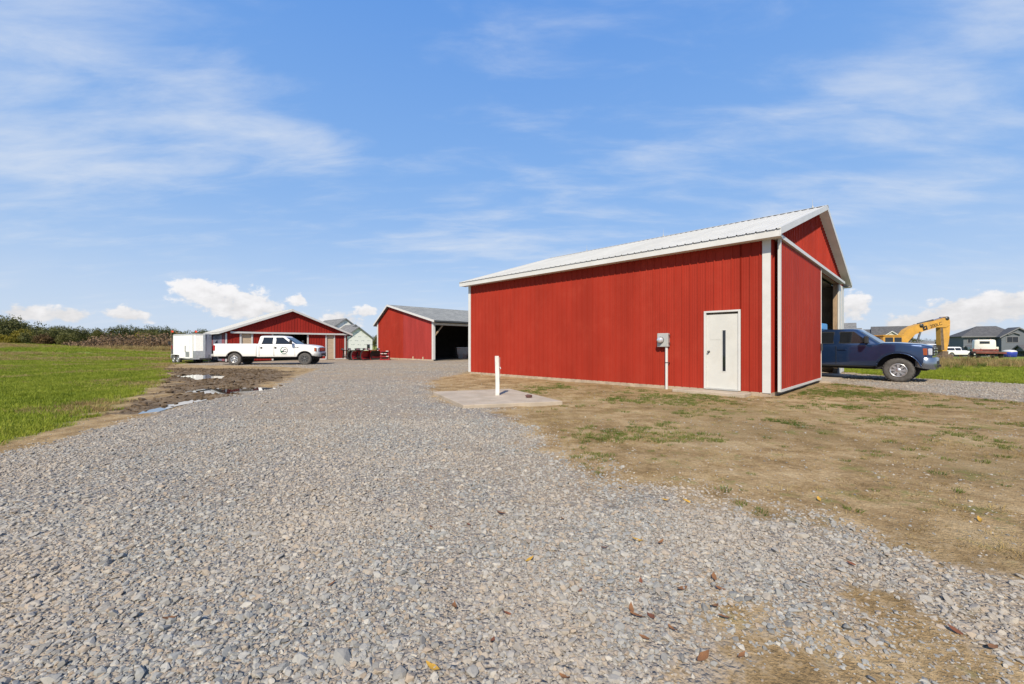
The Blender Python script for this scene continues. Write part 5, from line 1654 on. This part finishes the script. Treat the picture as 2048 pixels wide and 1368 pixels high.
for x in (-1.5, 1.4):
    for y in (-0.38, 0.28):
        box('leg', m_wood, wbn, x, x + 0.1, y, y + 0.1, 0, 1.17)
tote_mt = bt.matrix_basis
tote = MB().box(-0.28, 0.28, -0.42, 0.42, 0, 0.26, ch=0.03).build('storage_tote', m_bluetote)
tag(tote, 'blue plastic tote strapped over the blue pickup cab roof rear', 'tote')
tote.location = bt.matrix_basis @ Vector((-2.62, -0.15, 1.962))
tote.rotation_euler = bt.rotation_euler


# ------------------------------------------------------------------ scatter by geometry nodes (stuff nobody could count)
def scatter(name, pts, rots, scales, picks, protos, label):
    """one object: points that each carry a small prototype mesh"""
    # the collection node lists its members by name, so match the picks to that order
    order = sorted(range(len(protos)), key=lambda i: protos[i].name)
    rank = np.argsort(np.array(order))
    picks = rank[np.asarray(picks)]
    me2 = bpy.data.meshes.new(name)
    n = len(pts)
    me2.vertices.add(n)
    me2.vertices.foreach_set('co', np.asarray(pts, np.float32).ravel())
    for nm, tp, dat, key in (('rot', 'FLOAT_VECTOR', rots, 'vector'), ('siz', 'FLOAT_VECTOR', scales, 'vector'), ('pick', 'INT', picks, 'value')):
        a = me2.attributes.new(nm, tp, 'POINT')
        a.data.foreach_set(key, np.asarray(dat, np.int32 if tp == 'INT' else np.float32).ravel())
    o = bpy.data.objects.new(name, me2)
    col.objects.link(o)
    c = bpy.data.collections.new(name + '_shapes')
    for p in protos:
        c.objects.link(p)
    ng = bpy.data.node_groups.new(name + '_scatter', 'GeometryNodeTree')
    ng.interface.new_socket('Geometry', in_out='INPUT', socket_type='NodeSocketGeometry')
    ng.interface.new_socket('Geometry', in_out='OUTPUT', socket_type='NodeSocketGeometry')
    gi, go = ng.nodes.new('NodeGroupInput'), ng.nodes.new('NodeGroupOutput')
    ci = ng.nodes.new('GeometryNodeCollectionInfo')
    ci.inputs['Collection'].default_value = c
    ci.inputs['Separate Children'].default_value = True
    ci.inputs['Reset Children'].default_value = True
    ip = ng.nodes.new('GeometryNodeInstanceOnPoints')
    ip.inputs['Pick Instance'].default_value = True

    def na(nm, tp):
        q = ng.nodes.new('GeometryNodeInputNamedAttribute')
        q.data_type = tp
        q.inputs['Name'].default_value = nm
        return [x for x in q.outputs if x.enabled and x.name == 'Attribute'][0]
    L = ng.links.new
    L(gi.outputs[0], ip.inputs['Points'])
    L(ci.outputs[0], ip.inputs['Instance'])
    L(na('pick', 'INT'), ip.inputs['Instance Index'])
    L(na('rot', 'FLOAT_VECTOR'), ip.inputs['Rotation'])
    L(na('siz', 'FLOAT_VECTOR'), ip.inputs['Scale'])
    L(ip.outputs[0], go.inputs[0])
    md = o.modifiers.new('scatter', 'NODES')
    md.node_group = ng
    structure(o, label, 'stuff')
    return o


def proto(name, vs, fs, m, smooth=False):
    me2 = bpy.data.meshes.new(name)
    me2.from_pydata(vs, [], fs)
    me2.materials.append(m)
    me2.polygons.foreach_set('use_smooth', [smooth] * len(me2.polygons))
    me2.update()
    return bpy.data.objects.new(name, me2)


def stone_mat():
    m, nt, b = new_mat('crushed_limestone')
    rnd = N(nt, 'ShaderNodeObjectInfo').outputs['Random']
    pos = N(nt, 'ShaderNodeNewGeometry').outputs['Position']
    c = RAMP(nt, rnd, [(0.0, (0.15, 0.145, 0.14)), (0.14, (0.225, 0.219, 0.208)), (0.40, (0.285, 0.274, 0.256)), (0.58, (0.330, 0.311, 0.284)), (0.70, (0.30, 0.245, 0.19)), (0.80, (0.33, 0.255, 0.19)), (0.90, (0.335, 0.315, 0.29)), (1.0, (0.43, 0.39, 0.335))])
    n1 = N(nt, 'ShaderNodeTexNoise', {'Vector': pos, 'Scale': 55.0, 'Detail': 5.0, 'Roughness': 0.65}).outputs[0]
    n0 = N(nt, 'ShaderNodeTexNoise', {'Vector': pos, 'Scale': 0.8, 'Detail': 4.0}).outputs[0]
    c = MIX(nt, 1.0, c, MIX(nt, n1, (0.71, 0.718, 0.70), (1.23, 1.262, 1.24)), 'MULTIPLY')
    c = MIX(nt, M(nt, 'MULTIPLY', STEP(nt, n0, 0.36, 0.68), 0.55), c, (0.36, 0.302, 0.236))
    nt.links.new(c, b.inputs['Base Color'])
    b.inputs['Roughness'].default_value = 0.88
    b.inputs['Specular IOR Level'].default_value = 0.25
    bp = N(nt, 'ShaderNodeBump', {'Height': n1, 'Strength': 0.35, 'Distance': 0.01})
    nt.links.new(bp.outputs[0], b.inputs['Normal'])
    return m


m_stone = stone_mat()


def stone_shape(seed):
    import bmesh
    r = random.Random(seed)
    bm = bmesh.new()
    for _ in range(17):
        v = Vector((r.gauss(0, 1), r.gauss(0, 1), r.gauss(0, 1))).normalized()
        k = r.uniform(0.86, 1.06)
        bm.verts.new((v.x * k, v.y * k * r.uniform(0.72, 0.8), v.z * k * 0.58))
    bmesh.ops.convex_hull(bm, input=bm.verts)
    loose = [v for v in bm.verts if not v.link_faces]
    bmesh.ops.delete(bm, geom=loose, context='VERTS')
    me2 = bpy.data.meshes.new('stone_shape')
    bm.to_mesh(me2)
    bm.free()
    me2.materials.append(m_stone)
    return bpy.data.objects.new('stone_shape', me2)


stones = [stone_shape(100 + k) for k in range(9)]


def fan(n, d0, d1, power=1.0, spread=1.45):
    """random ground points in a wedge in front of the photographer, even per square metre"""
    d = np.sqrt(rng.uniform(d0 * d0, d1 * d1, n))
    x = rng.uniform(-spread, spread, n) * d
    return x, d


def gravel_points(n, d0, d1, smin, smax, mean, thresh=0.35):
    y = rng.uniform(d0, d1, n)
    y = y[rng.uniform(0, 1, n) < (1.3 * y + 2.4) / (1.3 * d1 + 2.4)]
    x = rng.uniform(-1, 1, len(y)) * (1.3 * y + 2.4)
    n = len(x)
    g, mu_, lw_ = masks(x, y)
    z = (fbm(x, y, 1.3, 61, 3) - 0.5)
    keep = rng.uniform(0, 1, n) < np.clip((g - 0.12) / 0.75 + z * 0.9 - 0.8 * tracks(x, y), 0.035, 1.0) * (1 - 0.6 * np.clip(mu_, 0, 1))
    x, y, g = x[keep], y[keep], g[keep]
    m_ = len(x)
    s = np.clip(rng.lognormal(math.log(mean), 0.42, m_), smin, smax)
    s = np.where(g < 0.35, s * 0.7, s)
    return x, y, s


parts_ = [gravel_points(185000, -0.4, 3.4, 0.0055, 0.034, 0.0112), gravel_points(110000, -0.4, 3.4, 0.003, 0.008, 0.0055), gravel_points(185000, 3.4, 7.5, 0.007, 0.034, 0.0118), gravel_points(115000, 7.5, 15, 0.010, 0.036, 0.0145), gravel_points(90000, 15, 30, 0.014, 0.040, 0.019)]
gx_ = np.concatenate([p[0] for p in parts_])
gy_ = np.concatenate([p[1] for p in parts_])
gs_ = np.concatenate([p[2] for p in parts_])
ok = sdist(pad_pts, gx_, gy_) > gs_
gx_, gy_, gs_ = gx_[ok], gy_[ok], gs_[ok]
# a few larger stones lying proud
bigs = [(-1.25, 2.12, 0.045), (-1.72, 2.25, 0.035), (-0.72, 1.78, 0.045), (-0.45, 1.68, 0.04), (1.62, 3.05, 0.05), (2.02, 2.92, 0.05), (0.82, 2.55, 0.045), (-1.55, 2.05, 0.035), (0.45, 2.75, 0.04), (-2.4, 1.9, 0.04)]
gx_ = np.concatenate([gx_, [b[0] for b in bigs]])
gy_ = np.concatenate([gy_, [b[1] for b in bigs]])
gs_ = np.concatenate([gs_, [b[2] for b in bigs]])
ng_ = len(gx_)
gzz = ground_z(gx_, gy_) + gs_ * rng.uniform(-0.12, 0.30, ng_)
sc = np.stack([gs_ * rng.uniform(0.85, 1.3, ng_), gs_ * rng.uniform(0.85, 1.2, ng_), gs_ * rng.uniform(0.75, 1.1, ng_)], 1)
ro = np.stack([rng.normal(0, 0.28, ng_), rng.normal(0, 0.28, ng_), rng.uniform(0, 6.28, ng_)], 1)
scatter('gravel', np.stack([gx_, gy_, gzz], 1), ro, sc, rng.integers(0, len(stones), ng_), stones, 'grey and tan crushed stone covering the driveway')
print('stones', ng_)


# clods churned up in the mud
m_clod = mat('churned_mud', (0.115, 0.080, 0.048), 0.95, var=0.35, scale=9, bump=0.5, bscale=40, spec=0.15)
clods = []
for k in range(4):
    o = stone_shape(170 + k)
    o.data.materials.clear()
    o.data.materials.append(m_clod)
    clods.append(o)
n = 60000
x = rng.uniform(-25, -6.5, n)
y = rng.uniform(6.5, 30, n)
mu_ = masks(x, y)[1]
pdist = np.min([sdist(p[1], x, y) for p in PUDDLES], 0)
keep = (rng.uniform(0, 1, n) < np.clip((mu_ - 0.45) * 1.6, 0, 1) * (0.25 + 0.75 * (fbm(x, y, 1.2, 63, 3) > 0.5))) & (pdist > 0.10)
x, y = x[keep], y[keep]
s_ = np.clip(rng.lognormal(math.log(0.030), 0.5, len(x)), 0.012, 0.10)
scatter('mud_clods', np.stack([x, y, ground_z(x, y) + s_ * 0.1], 1), np.stack([rng.normal(0, 0.3, len(x)), rng.normal(0, 0.3, len(x)), rng.uniform(0, 6.28, len(x))], 1), np.stack([s_ * 1.3, s_, s_ * 0.8], 1), rng.integers(0, 4, len(x)), clods, 'lumps of churned mud in the wheel ruts')


# grass ------------------------------------------------------------
def blade_mat(name, stops, trans=0.25):
    m, nt, b = new_mat(name)
    rnd = N(nt, 'ShaderNodeObjectInfo').outputs['Random']
    pos = N(nt, 'ShaderNodeNewGeometry').outputs['Position']
    n1 = N(nt, 'ShaderNodeTexNoise', {'Vector': pos, 'Scale': 0.55, 'Detail': 5.0, 'Roughness': 0.65}).outputs[0]
    v = M(nt, 'ADD', M(nt, 'MULTIPLY', rnd, 0.45), M(nt, 'MULTIPLY', STEP(nt, n1, 0.28, 0.72), 0.55))
    c = RAMP(nt, v, stops)
    nt.links.new(c, b.inputs['Base Color'])
    b.inputs['Roughness'].default_value = 0.6
    b.inputs['Specular IOR Level'].default_value = 0.2
    tr = N(nt, 'ShaderNodeBsdfTranslucent', {'Color': c})
    mx = N(nt, 'ShaderNodeMixShader', {0: trans, 1: b.outputs[0], 2: tr.outputs[0]})
    nt.links.new(mx.outputs[0], nt.nodes['Material Output'].inputs['Surface'])
    return m


m_lawn = blade_mat('lawn_blades', [(0.0, (0.110, 0.150, 0.012)), (0.35, (0.190, 0.235, 0.020)), (0.7, (0.260, 0.295, 0.032)), (0.9, (0.31, 0.315, 0.050)), (1.0, (0.36, 0.31, 0.08))])
m_dry = blade_mat('dry_grass_blades', [(0.0, (0.19, 0.125, 0.045)), (0.4, (0.30, 0.21, 0.085)), (0.75, (0.40, 0.30, 0.13)), (1.0, (0.25, 0.25, 0.075))])
m_tuft = blade_mat('tuft_blades', [(0.0, (0.060, 0.095, 0.015)), (0.45, (0.110, 0.150, 0.025)), (0.8, (0.17, 0.19, 0.045)), (1.0, (0.27, 0.22, 0.09))])


def clump(name, seed, nb, rad, h, w, m, lean=0.5, flat=False):
    r = random.Random(seed)
    vs, fs = [], []
    for k in range(nb):
        a, q = r.uniform(0, 6.283), rad * math.sqrt(r.random())
        bx2, by2 = q * math.cos(a), q * math.sin(a)
        d = a + r.uniform(-1.2, 1.2)
        hh = h * r.uniform(0.45, 1.1)
        l = lean * hh * r.uniform(0.2, 1.3)
        ww = w * r.uniform(0.7, 1.2)
        f = r.uniform(0, 6.283)
        wx2, wy2 = ww * math.cos(f), ww * math.sin(f)
        ex2, ey2 = math.cos(d) * l, math.sin(d) * l
        o = len(vs)
        vs += [(bx2 - wx2, by2 - wy2, -0.01), (bx2 + wx2, by2 + wy2, -0.01), (bx2 + ex2 * .4 + wx2 * .8, by2 + ey2 * .4 + wy2 * .8, hh * .6), (bx2 + ex2 * .4 - wx2 * .8, by2 + ey2 * .4 - wy2 * .8, hh * .6), (bx2 + ex2, by2 + ey2, hh)]
        fs += [(o, o + 1, o + 2, o + 3), (o + 3, o + 2, o + 4)]
    return proto(name, vs, fs, m)


lawn_c = [clump('lawn_clump', 300 + k, 52, 0.14, 0.056, 0.0035, m_lawn, 0.8) for k in range(4)]
dry_c = [clump('dry_clump', 320 + k, 40, 0.13, 0.06, 0.003, m_dry, 1.2) for k in range(3)]
tuft_c = [clump('tuft_clump', 340 + k, 40, 0.08, 0.055, 0.0035, m_tuft, 1.0) for k in range(3)]
weed_c = [clump('weed_clump', 360 + k, 46, 0.22, 0.75, 0.010, m_dry, 0.4) for k in range(3)] + [clump('weed_clump', 370, 40, 0.22, 0.55, 0.014, m_tuft, 0.5)]


def scatter_on(name, x, y, s, picks, protos, label, zs=1.0):
    n = len(x)
    z = ground_z(x, y)
    rz_ = np.stack([rng.normal(0, 0.12, n), rng.normal(0, 0.12, n), rng.uniform(0, 6.28, n)], 1)
    return scatter(name, np.stack([x, y, z], 1), rz_, np.stack([s, s, s * zs], 1), picks, protos, label)


# mown lawn left of the drive
n = 60000
y = np.sqrt(rng.uniform(4.5 ** 2, 40.0 ** 2, n))
x = -rng.uniform(0.55, 1.55, n) * y
lw_ = masks(x, y)[2]
inl = sdist(LAWN_L, x, y)
dens = np.clip((lw_ - 0.35) / 0.4, 0, 1) * np.clip(1.35 - y / 34, 0.25, 1)
keep = (rng.uniform(0, 1, n) < dens) & (inl < 0.6)
x, y = x[keep], y[keep]
dryv = fbm(x, y, 0.35, 71, 3) + rng.normal(0, 0.09, len(x)) + np.clip((sdist(LAWN_L, x, y) + 0.7) * 0.18, 0, 0.2) + np.clip((y - 16) / 60, 0, 0.16)
pk = np.where(dryv > 0.74, 4 + rng.integers(0, 3, len(x)), rng.integers(0, 4, len(x)))
scatter_on('lawn_grass', x, y, rng.uniform(0.75, 1.35, len(x)) * (1 + y / 90), pk, lawn_c + dry_c, 'mown green grass beside the gravel drive')
n = 26000
y = np.sqrt(rng.uniform(36.0 ** 2, 100.0 ** 2, n))
x = -rng.uniform(0.62, 1.6, n) * y
keep = sdist(LAWN_L, x, y) < -0.5
x, y = x[keep], y[keep]
pk = np.where(fbm(x * 0.6, y * 1.6, 0.11, 73, 4) + rng.normal(0, 0.07, len(x)) + np.clip(height(x, y), 0, 2) * 0.06 > 0.55, 4 + rng.integers(0, 3, len(x)), rng.integers(0, 4, len(x)))
scatter_on('bank_grass', x, y, rng.uniform(1.6, 3.2, len(x)), pk, lawn_c + dry_c, 'rough grass on the low bank below the wood')
# mown grass to the right, past the gravel apron
n = 30000
y = np.sqrt(rng.uniform(6.0 ** 2, 36.0 ** 2, n))
x = rng.uniform(0.7, 1.6, n) * y
lw_ = masks(x, y)[2]
keep = (rng.uniform(0, 1, n) < np.clip((lw_ - 0.35) / 0.4, 0, 1) * 0.7) & (sdist(LAWN_R, x, y) < 0.4)
x, y = x[keep], y[keep]
pk = np.where(fbm(x, y, 0.4, 75, 3) + rng.normal(0, 0.08, len(x)) > 0.80, 4 + rng.integers(0, 3, len(x)), rng.integers(0, 4, len(x)))
scatter_on('field_grass', x, y, rng.uniform(0.9, 1.5, len(x)) * (1 + y / 60), pk, lawn_c + dry_c, 'mown grass beyond the blue pickup')
# sparse tufts and straw on the bare ground before the barn
n = 60000
x, y = fan(n, 2.2, 15, spread=1.5)
g, mu_, lw_ = masks(x, y)
right = np.clip((x + 0.6) / 1.6, 0, 1) * (g < 0.35) * (lw_ < 0.4)
Rb = np.array([[math.cos(R(45)), math.sin(R(45))], [-math.sin(R(45)), math.cos(R(45))]])
lx = (x - BC[0]) * Rb[0, 0] + (y - BC[1]) * Rb[0, 1]
ly = (x - BC[0]) * Rb[1, 0] + (y - BC[1]) * Rb[1, 1]
outside = ~((lx > -0.7) & (ly > -0.35) & (lx < BW + 0.3) & (ly < BL + 0.3)) & (sdist(pad_pts, x, y) > 0.05)
patch = fbm(x, y, 1.0, 81, 4)
pd = np.clip((patch - 0.57) / 0.12, 0, 1) * 0.55 + 0.015
front = np.exp(-(((x - 9.2) / 1.3) ** 2 + ((y - 11.6) / 0.9) ** 2)) * 0.9
keep = (rng.uniform(0, 1, n) < (pd * 0.85 + front) * right) & outside
xx, yy = x[keep], y[keep]
scatter_on('grass_tufts', xx, yy, rng.uniform(0.35, 1.0, len(xx)), rng.integers(0, 3, len(xx)), tuft_c, 'sparse green tufts on the bare soil before the barn', 0.75)
keep = (rng.uniform(0, 1, n) < (0.05 + 0.30 * np.clip((fbm(x, y, 0.7, 85, 3) - 0.48) / 0.2, 0, 1)) * right) & outside
xx, yy = x[keep], y[keep]
scatter_on('straw_thatch', xx, yy, rng.uniform(0.35, 0.95, len(xx)), rng.integers(0, 3, len(xx)), dry_c, 'dry straw lying over the bare soil', 0.4)
# rank weeds along the far edge of the right-hand grass and below the left bank
n = 5200
y = rng.uniform(23.0, 35, n)
x = rng.uniform(0.98, 1.55, n) * y
keep = (rng.uniform(0, 1, n) < np.clip((fbm(x, y, 0.25, 91, 3) - 0.36) / 0.15, 0, 1) * np.clip((y - 22.5) / 4, 0, 1))
x, y = x[keep], y[keep]
scatter_on('tall_weeds', x, y, np.clip(rng.lognormal(math.log(0.36), 0.42, len(x)), 0.15, 0.95), rng.choice([0, 1, 2, 3, 3], len(x)), weed_c, 'straw coloured tall weeds in front of the flatbed truck')
n = 4200
y = rng.uniform(70, 112, n)
x = -rng.uniform(0.78, 1.2, n) * y + rng.normal(0, 2, n)
keep = (rng.uniform(0, 1, n) < np.clip((fbm(x, y, 0.12, 95, 3) - 0.45) / 0.15, 0, 1)) & (y > 86 - 0.3 * (x + 110))
x, y = x[keep], y[keep]
scatter_on('bank_weeds', x, y, rng.uniform(0.9, 1.7, len(x)), rng.integers(0, 3, len(x)), weed_c[:3], 'dry weeds at the foot of the wood')


# ------------------------------------------------------------------ trees
def leaf_mat(name, a, b_, c_):
    return blade_mat(name, [(0.0, a), (0.5, b_), (1.0, c_)], 0.2)


leafs = [leaf_mat('leaves_dark_green', (0.050, 0.058, 0.018), (0.078, 0.086, 0.026), (0.115, 0.112, 0.038)),
         leaf_mat('leaves_mid_green', (0.072, 0.080, 0.022), (0.110, 0.112, 0.032), (0.155, 0.140, 0.048)),
         leaf_mat('leaves_yellowing', (0.12, 0.12, 0.015), (0.20, 0.165, 0.018), (0.27, 0.20, 0.025)),
         leaf_mat('leaves_russet', (0.070, 0.050, 0.022), (0.11, 0.07, 0.030), (0.15, 0.095, 0.040))]


def crown_mesh(seed, h, rad, nclump, nleaf, size, m, base=0.18):
    r = np.random.default_rng(seed)
    cz = h * (base + (1 - base) * 0.55)
    vs = []
    cc = r.normal(0, 1, (nclump, 3))
    cc /= np.linalg.norm(cc, axis=1)[:, None]
    cc *= (r.uniform(0.25, 1.0, nclump) ** 0.6)[:, None]
    cc = cc * np.array([rad, rad, h * (1 - base) * 0.5]) * 0.85 + np.array([0, 0, cz])
    cr = rad * r.uniform(0.22, 0.42, nclump)
    P = np.repeat(cc, nleaf, 0)
    dv = r.normal(0, 1, P.shape)
    dv /= np.linalg.norm(dv, axis=1)[:, None]
    P = P + dv * (np.repeat(cr, nleaf) * r.uniform(0.45, 1.05, len(P)))[:, None]
    nrm = dv + r.normal(0, 0.7, dv.shape)
    nrm /= np.linalg.norm(nrm, axis=1)[:, None]
    t1 = np.cross(nrm, r.normal(0, 1, nrm.shape))
    t1 /= np.linalg.norm(t1, axis=1)[:, None]
    t2 = np.cross(nrm, t1)
    s = (size * r.uniform(0.6, 1.3, len(P)))[:, None]
    V = np.stack([P - t1 * s, P + t2 * s * 0.6, P + t1 * s, P - t2 * s * 0.6], 1).reshape(-1, 3)
    F = np.arange(len(V)).reshape(-1, 4)
    me2 = bpy.data.meshes.new('crown')
    me2.from_pydata(V.tolist(), [], F.tolist())
    me2.materials.append(m)
    return me2


def trunk_mesh(seed, h, r0):
    r = random.Random(seed)
    mb = MB()
    pts = [(0, 0, -0.4), (r.uniform(-.1, .1), r.uniform(-.1, .1), h * 0.3), (r.uniform(-.25, .25), r.uniform(-.25, .25), h * 0.75)]
    mb.tube(pts, [r0 * 1.2, r0 * 0.8, r0 * 0.25], 8)
    for k in range(5):
        a = r.uniform(0, 6.28)
        z = h * r.uniform(0.22, 0.5)
        l = h * r.uniform(0.18, 0.3)
        mb.tube([(0, 0, z), (math.cos(a) * l * .5, math.sin(a) * l * .5, z + l * .5), (math.cos(a) * l, math.sin(a) * l, z + l * 0.9)], [r0 * 0.45, r0 * 0.3, r0 * 0.08], 6)
    o = mb.build('trunk', m_bark)
    me2 = o.data
    bpy.data.objects.remove(o)
    return me2


kinds = []
for k in range(6):
    mi = (0, 0, 1, 1, 2, 3)[k]
    h, rad = ((10, 4.6), (9, 5.0), (9.5, 4.4), (8, 4.2), (7, 3.2), (6.5, 3.6))[k]
    kinds.append((crown_mesh(500 + k, h, rad, 60, 70, 0.22, leafs[mi], 0.06), trunk_mesh(600 + k, h, 0.22)))


def plant_tree(k, x, y, s, label, group, name='tree'):
    t = thing(name, label, 'tree', (x, y, gz(x, y)), rng.uniform(0, 6.28), group)
    t.scale = (s * rng.uniform(0.9, 1.15), s * rng.uniform(0.9, 1.15), s)
    for nm, me2 in (('crown', kinds[k][0]), ('trunk', kinds[k][1])):
        o = bpy.data.objects.new(nm, me2)
        col.objects.link(o)
        o.parent = t
    return t


TL_ = {0: 'dark green tree in the wood behind the grassed bank', 1: 'dark green tree in the wood behind the grassed bank', 2: 'mid green tree in the wood behind the grassed bank', 3: 'mid green tree in the wood behind the grassed bank', 4: 'yellowing tree at the edge of the wood', 5: 'russet brown tree at the edge of the wood'}
for i in range(58):
    px_ = -120 + i * 9.2 + rng.uniform(-4, 4)
    d = rng.uniform(165, 215)
    x, y = place(px_, d)
    plant_tree(int(rng.choice([0, 1, 0, 1, 2, 3])), x, y, rng.uniform(0.82, 1.12) * (1.28 if px_ < 40 else 1.08 if px_ < 130 else 0.92), '', 'trees of the wood')
    o = col.objects[-1]
for i, (px_, d, k, s) in enumerate(((-30, 140, 4, 0.8), (5, 140, 4, 0.70), (22, 138, 4, 0.6), (48, 142, 4, 0.95), (68, 140, 3, 0.8), (88, 138, 5, 0.75), (110, 142, 3, 0.85), (130, 140, 3, 0.7), (285, 150, 4, 0.8), (300, 150, 3, 0.8), (-70, 140, 3, 0.9))):
    x, y = place(px_, d)
    plant_tree(k, x, y, s, TL_[k], 'trees of the wood')
for o in bpy.data.objects:
    if o.get('category') == 'tree' and not o['label']:
        cm = [c for c in o.children if c.name.startswith('crown')][0].data
        kk = [q[0] for q in kinds].index(cm)
        o['label'] = TL_[kk]
for px_, d, k, s, lab in ((1826, 120, 1, 0.55, 'bushy dark tree between the excavator boom and far houses'), (1834, 124, 2, 0.42, 'small green tree behind the excavator boom'), (749, 140, 2, 0.52, 'small tree at the edge of the wrapped house')):
    x, y = place(px_, d)
    plant_tree(k, x, y, s, lab, None)
for i in range(16):
    px_ = 1800 + i * 11 + rng.uniform(-4, 4)
    x, y = place(px_, rng.uniform(380, 420))
    plant_tree(int(rng.choice([0, 1, 2])), x, y, rng.uniform(0.9, 1.2), 'hazy dark tree on the far skyline beyond the houses', 'skyline trees beyond the houses')

# brown thicket below the wood: one mass
V, F = [], []
nb = 620
bx_ = np.array([place(p, 1)[0] for p in rng.uniform(128, 372, nb)])
bd = rng.uniform(100, 124, nb)
bx_ = bx_ * bd
hh = rng.uniform(2.6, 4.9, nb) * np.clip((bx_ / bd + 1.10) / 0.12, 0.55, 1.0)
r = np.random.default_rng(77)
NL = 46
P = np.stack([np.repeat(bx_, NL), np.repeat(bd, NL), np.repeat(ground_z(bx_, bd), NL)], 1)
dv = r.normal(0, 1, P.shape)
dv[:, 2] = np.abs(dv[:, 2])
dv /= np.linalg.norm(dv, axis=1)[:, None]
P = P + dv * np.stack([r.uniform(0.2, 1.9, len(P)), r.uniform(0.2, 1.9, len(P)), np.repeat(hh, NL) * r.uniform(0.1, 1.05, len(P))], 1)
t1 = r.normal(0, 1, P.shape)
t1 /= np.linalg.norm(t1, axis=1)[:, None]
t2 = np.cross(t1, r.normal(0, 1, P.shape))
t2 /= np.linalg.norm(t2, axis=1)[:, None]
s = r.uniform(0.12, 0.34, len(P))[:, None]
V = np.stack([P - t1 * s, P + t2 * s * 0.6, P + t1 * s, P - t2 * s * 0.6], 1).reshape(-1, 3)
me2 = bpy.data.meshes.new('thicket')
me2.from_pydata(V.tolist(), [], np.arange(len(V)).reshape(-1, 4).tolist())
me2.materials.append(blade_mat('thicket_leaves', [(0.0, (0.075, 0.048, 0.030)), (0.45, (0.145, 0.092, 0.055)), (0.8, (0.20, 0.130, 0.07)), (1.0, (0.16, 0.14, 0.05))], 0.15))
th = bpy.data.objects.new('thicket', me2)
col.objects.link(th)
structure(th, 'brown leafy thicket in front of the wood', 'stuff')

# ------------------------------------------------------------------ fallen leaves
m_leafs = [mat('dead_leaf_brown', (0.19, 0.085, 0.030), 0.7, var=0.25, scale=30), mat('dead_leaf_russet', (0.16, 0.055, 0.022), 0.7, var=0.25, scale=30), mat('dead_leaf_yellow', (0.42, 0.24, 0.03), 0.7, var=0.2, scale=30)]


def leaf_shape(seed, m):
    r = random.Random(seed)
    vs, fs = [], []
    n = 7
    cu, tw = r.uniform(0.10, 0.35), r.uniform(-1.5, 1.5)
    for k in range(n + 1):
        u = k / n
        w = 0.19 * math.sin(math.pi * min(1, u * 0.97 + 0.03)) ** 1.2 * (1 + 0.18 * r.uniform(-1, 1)) + 0.006
        zc = cu * (u - 0.5) ** 2 * 2 + 0.02
        for v in (-1, 0, 1):
            vs.append((u - 0.5, v * w, zc + abs(v) * w * 0.3 + v * tw * 0.12 * (u - 0.5)))
    for k in range(n):
        for v in (0, 1):
            o = k * 3 + v
            fs.append((o, o + 3, o + 4, o + 1))
    o = proto('fallen_leaf', vs, fs, m, True)
    return o.data


leaf_me = {c: [leaf_shape(900 + 10 * c + k, m_leafs[c]) for k in range(3)] for c in range(3)}
LF = [(1210, 1105, 0), (1275, 1090, 2), (1322, 1095, 0), (1262, 1230, 0), (1275, 1245, 0), (1303, 1245, 1), (1345, 1270, 0), (1290, 1290, 0), (1282, 1175, 1), (1365, 1190, 0), (1428, 1165, 0), (1440, 1188, 0), (1430, 1222, 0), (1450, 1243, 0), (1483, 1320, 0), (1406, 1325, 0),
      (866, 1350, 2), (985, 1295, 1), (908, 1222, 0), (1012, 1237, 1), (1125, 1047, 0), (862, 1062, 1), (936, 1057, 1), (1000, 1033, 0), (1240, 982, 2), (1330, 1005, 2), (1370, 1005, 2), (1638, 1001, 2), (1985, 1300, 0), (1908, 1265, 1), (340, 1249, 0), (665, 1178, 0), (1960, 1045, 2), (1130, 1370, 0), (1700, 1135, 1), (760, 1010, 1), (1060, 1130, 2), (1160, 1195, 1)]
clabel = {0: 'curled brown dead leaf lying on the gravel', 1: 'small russet dead leaf lying on the gravel', 2: 'yellow dead leaf lying on the gravel'}
for i, (px_, py_, c) in enumerate(LF):
    d = CAM_H * 835 / (py_ - 690)
    x, y = (px_ - 1024) / 835 * d, d
    o = bpy.data.objects.new('fallen_leaf', leaf_me[c][i % 3])
    col.objects.link(o)
    L_ = random.uniform(0.05, 0.09) * (1.0 if c != 1 else 0.75) * (1.15 if py_ < 1100 else 1)
    o.scale = (L_, L_, L_)
    o.location = (x, y, gz(x, y) + 0.012)
    o.rotation_euler = (random.uniform(-0.3, 0.3), random.uniform(-0.3, 0.3), random.uniform(0, 6.28))
    tag(o, clabel[c], 'leaf', ('brown', 'russet', 'yellow')[c] + ' leaves fallen on the gravel')
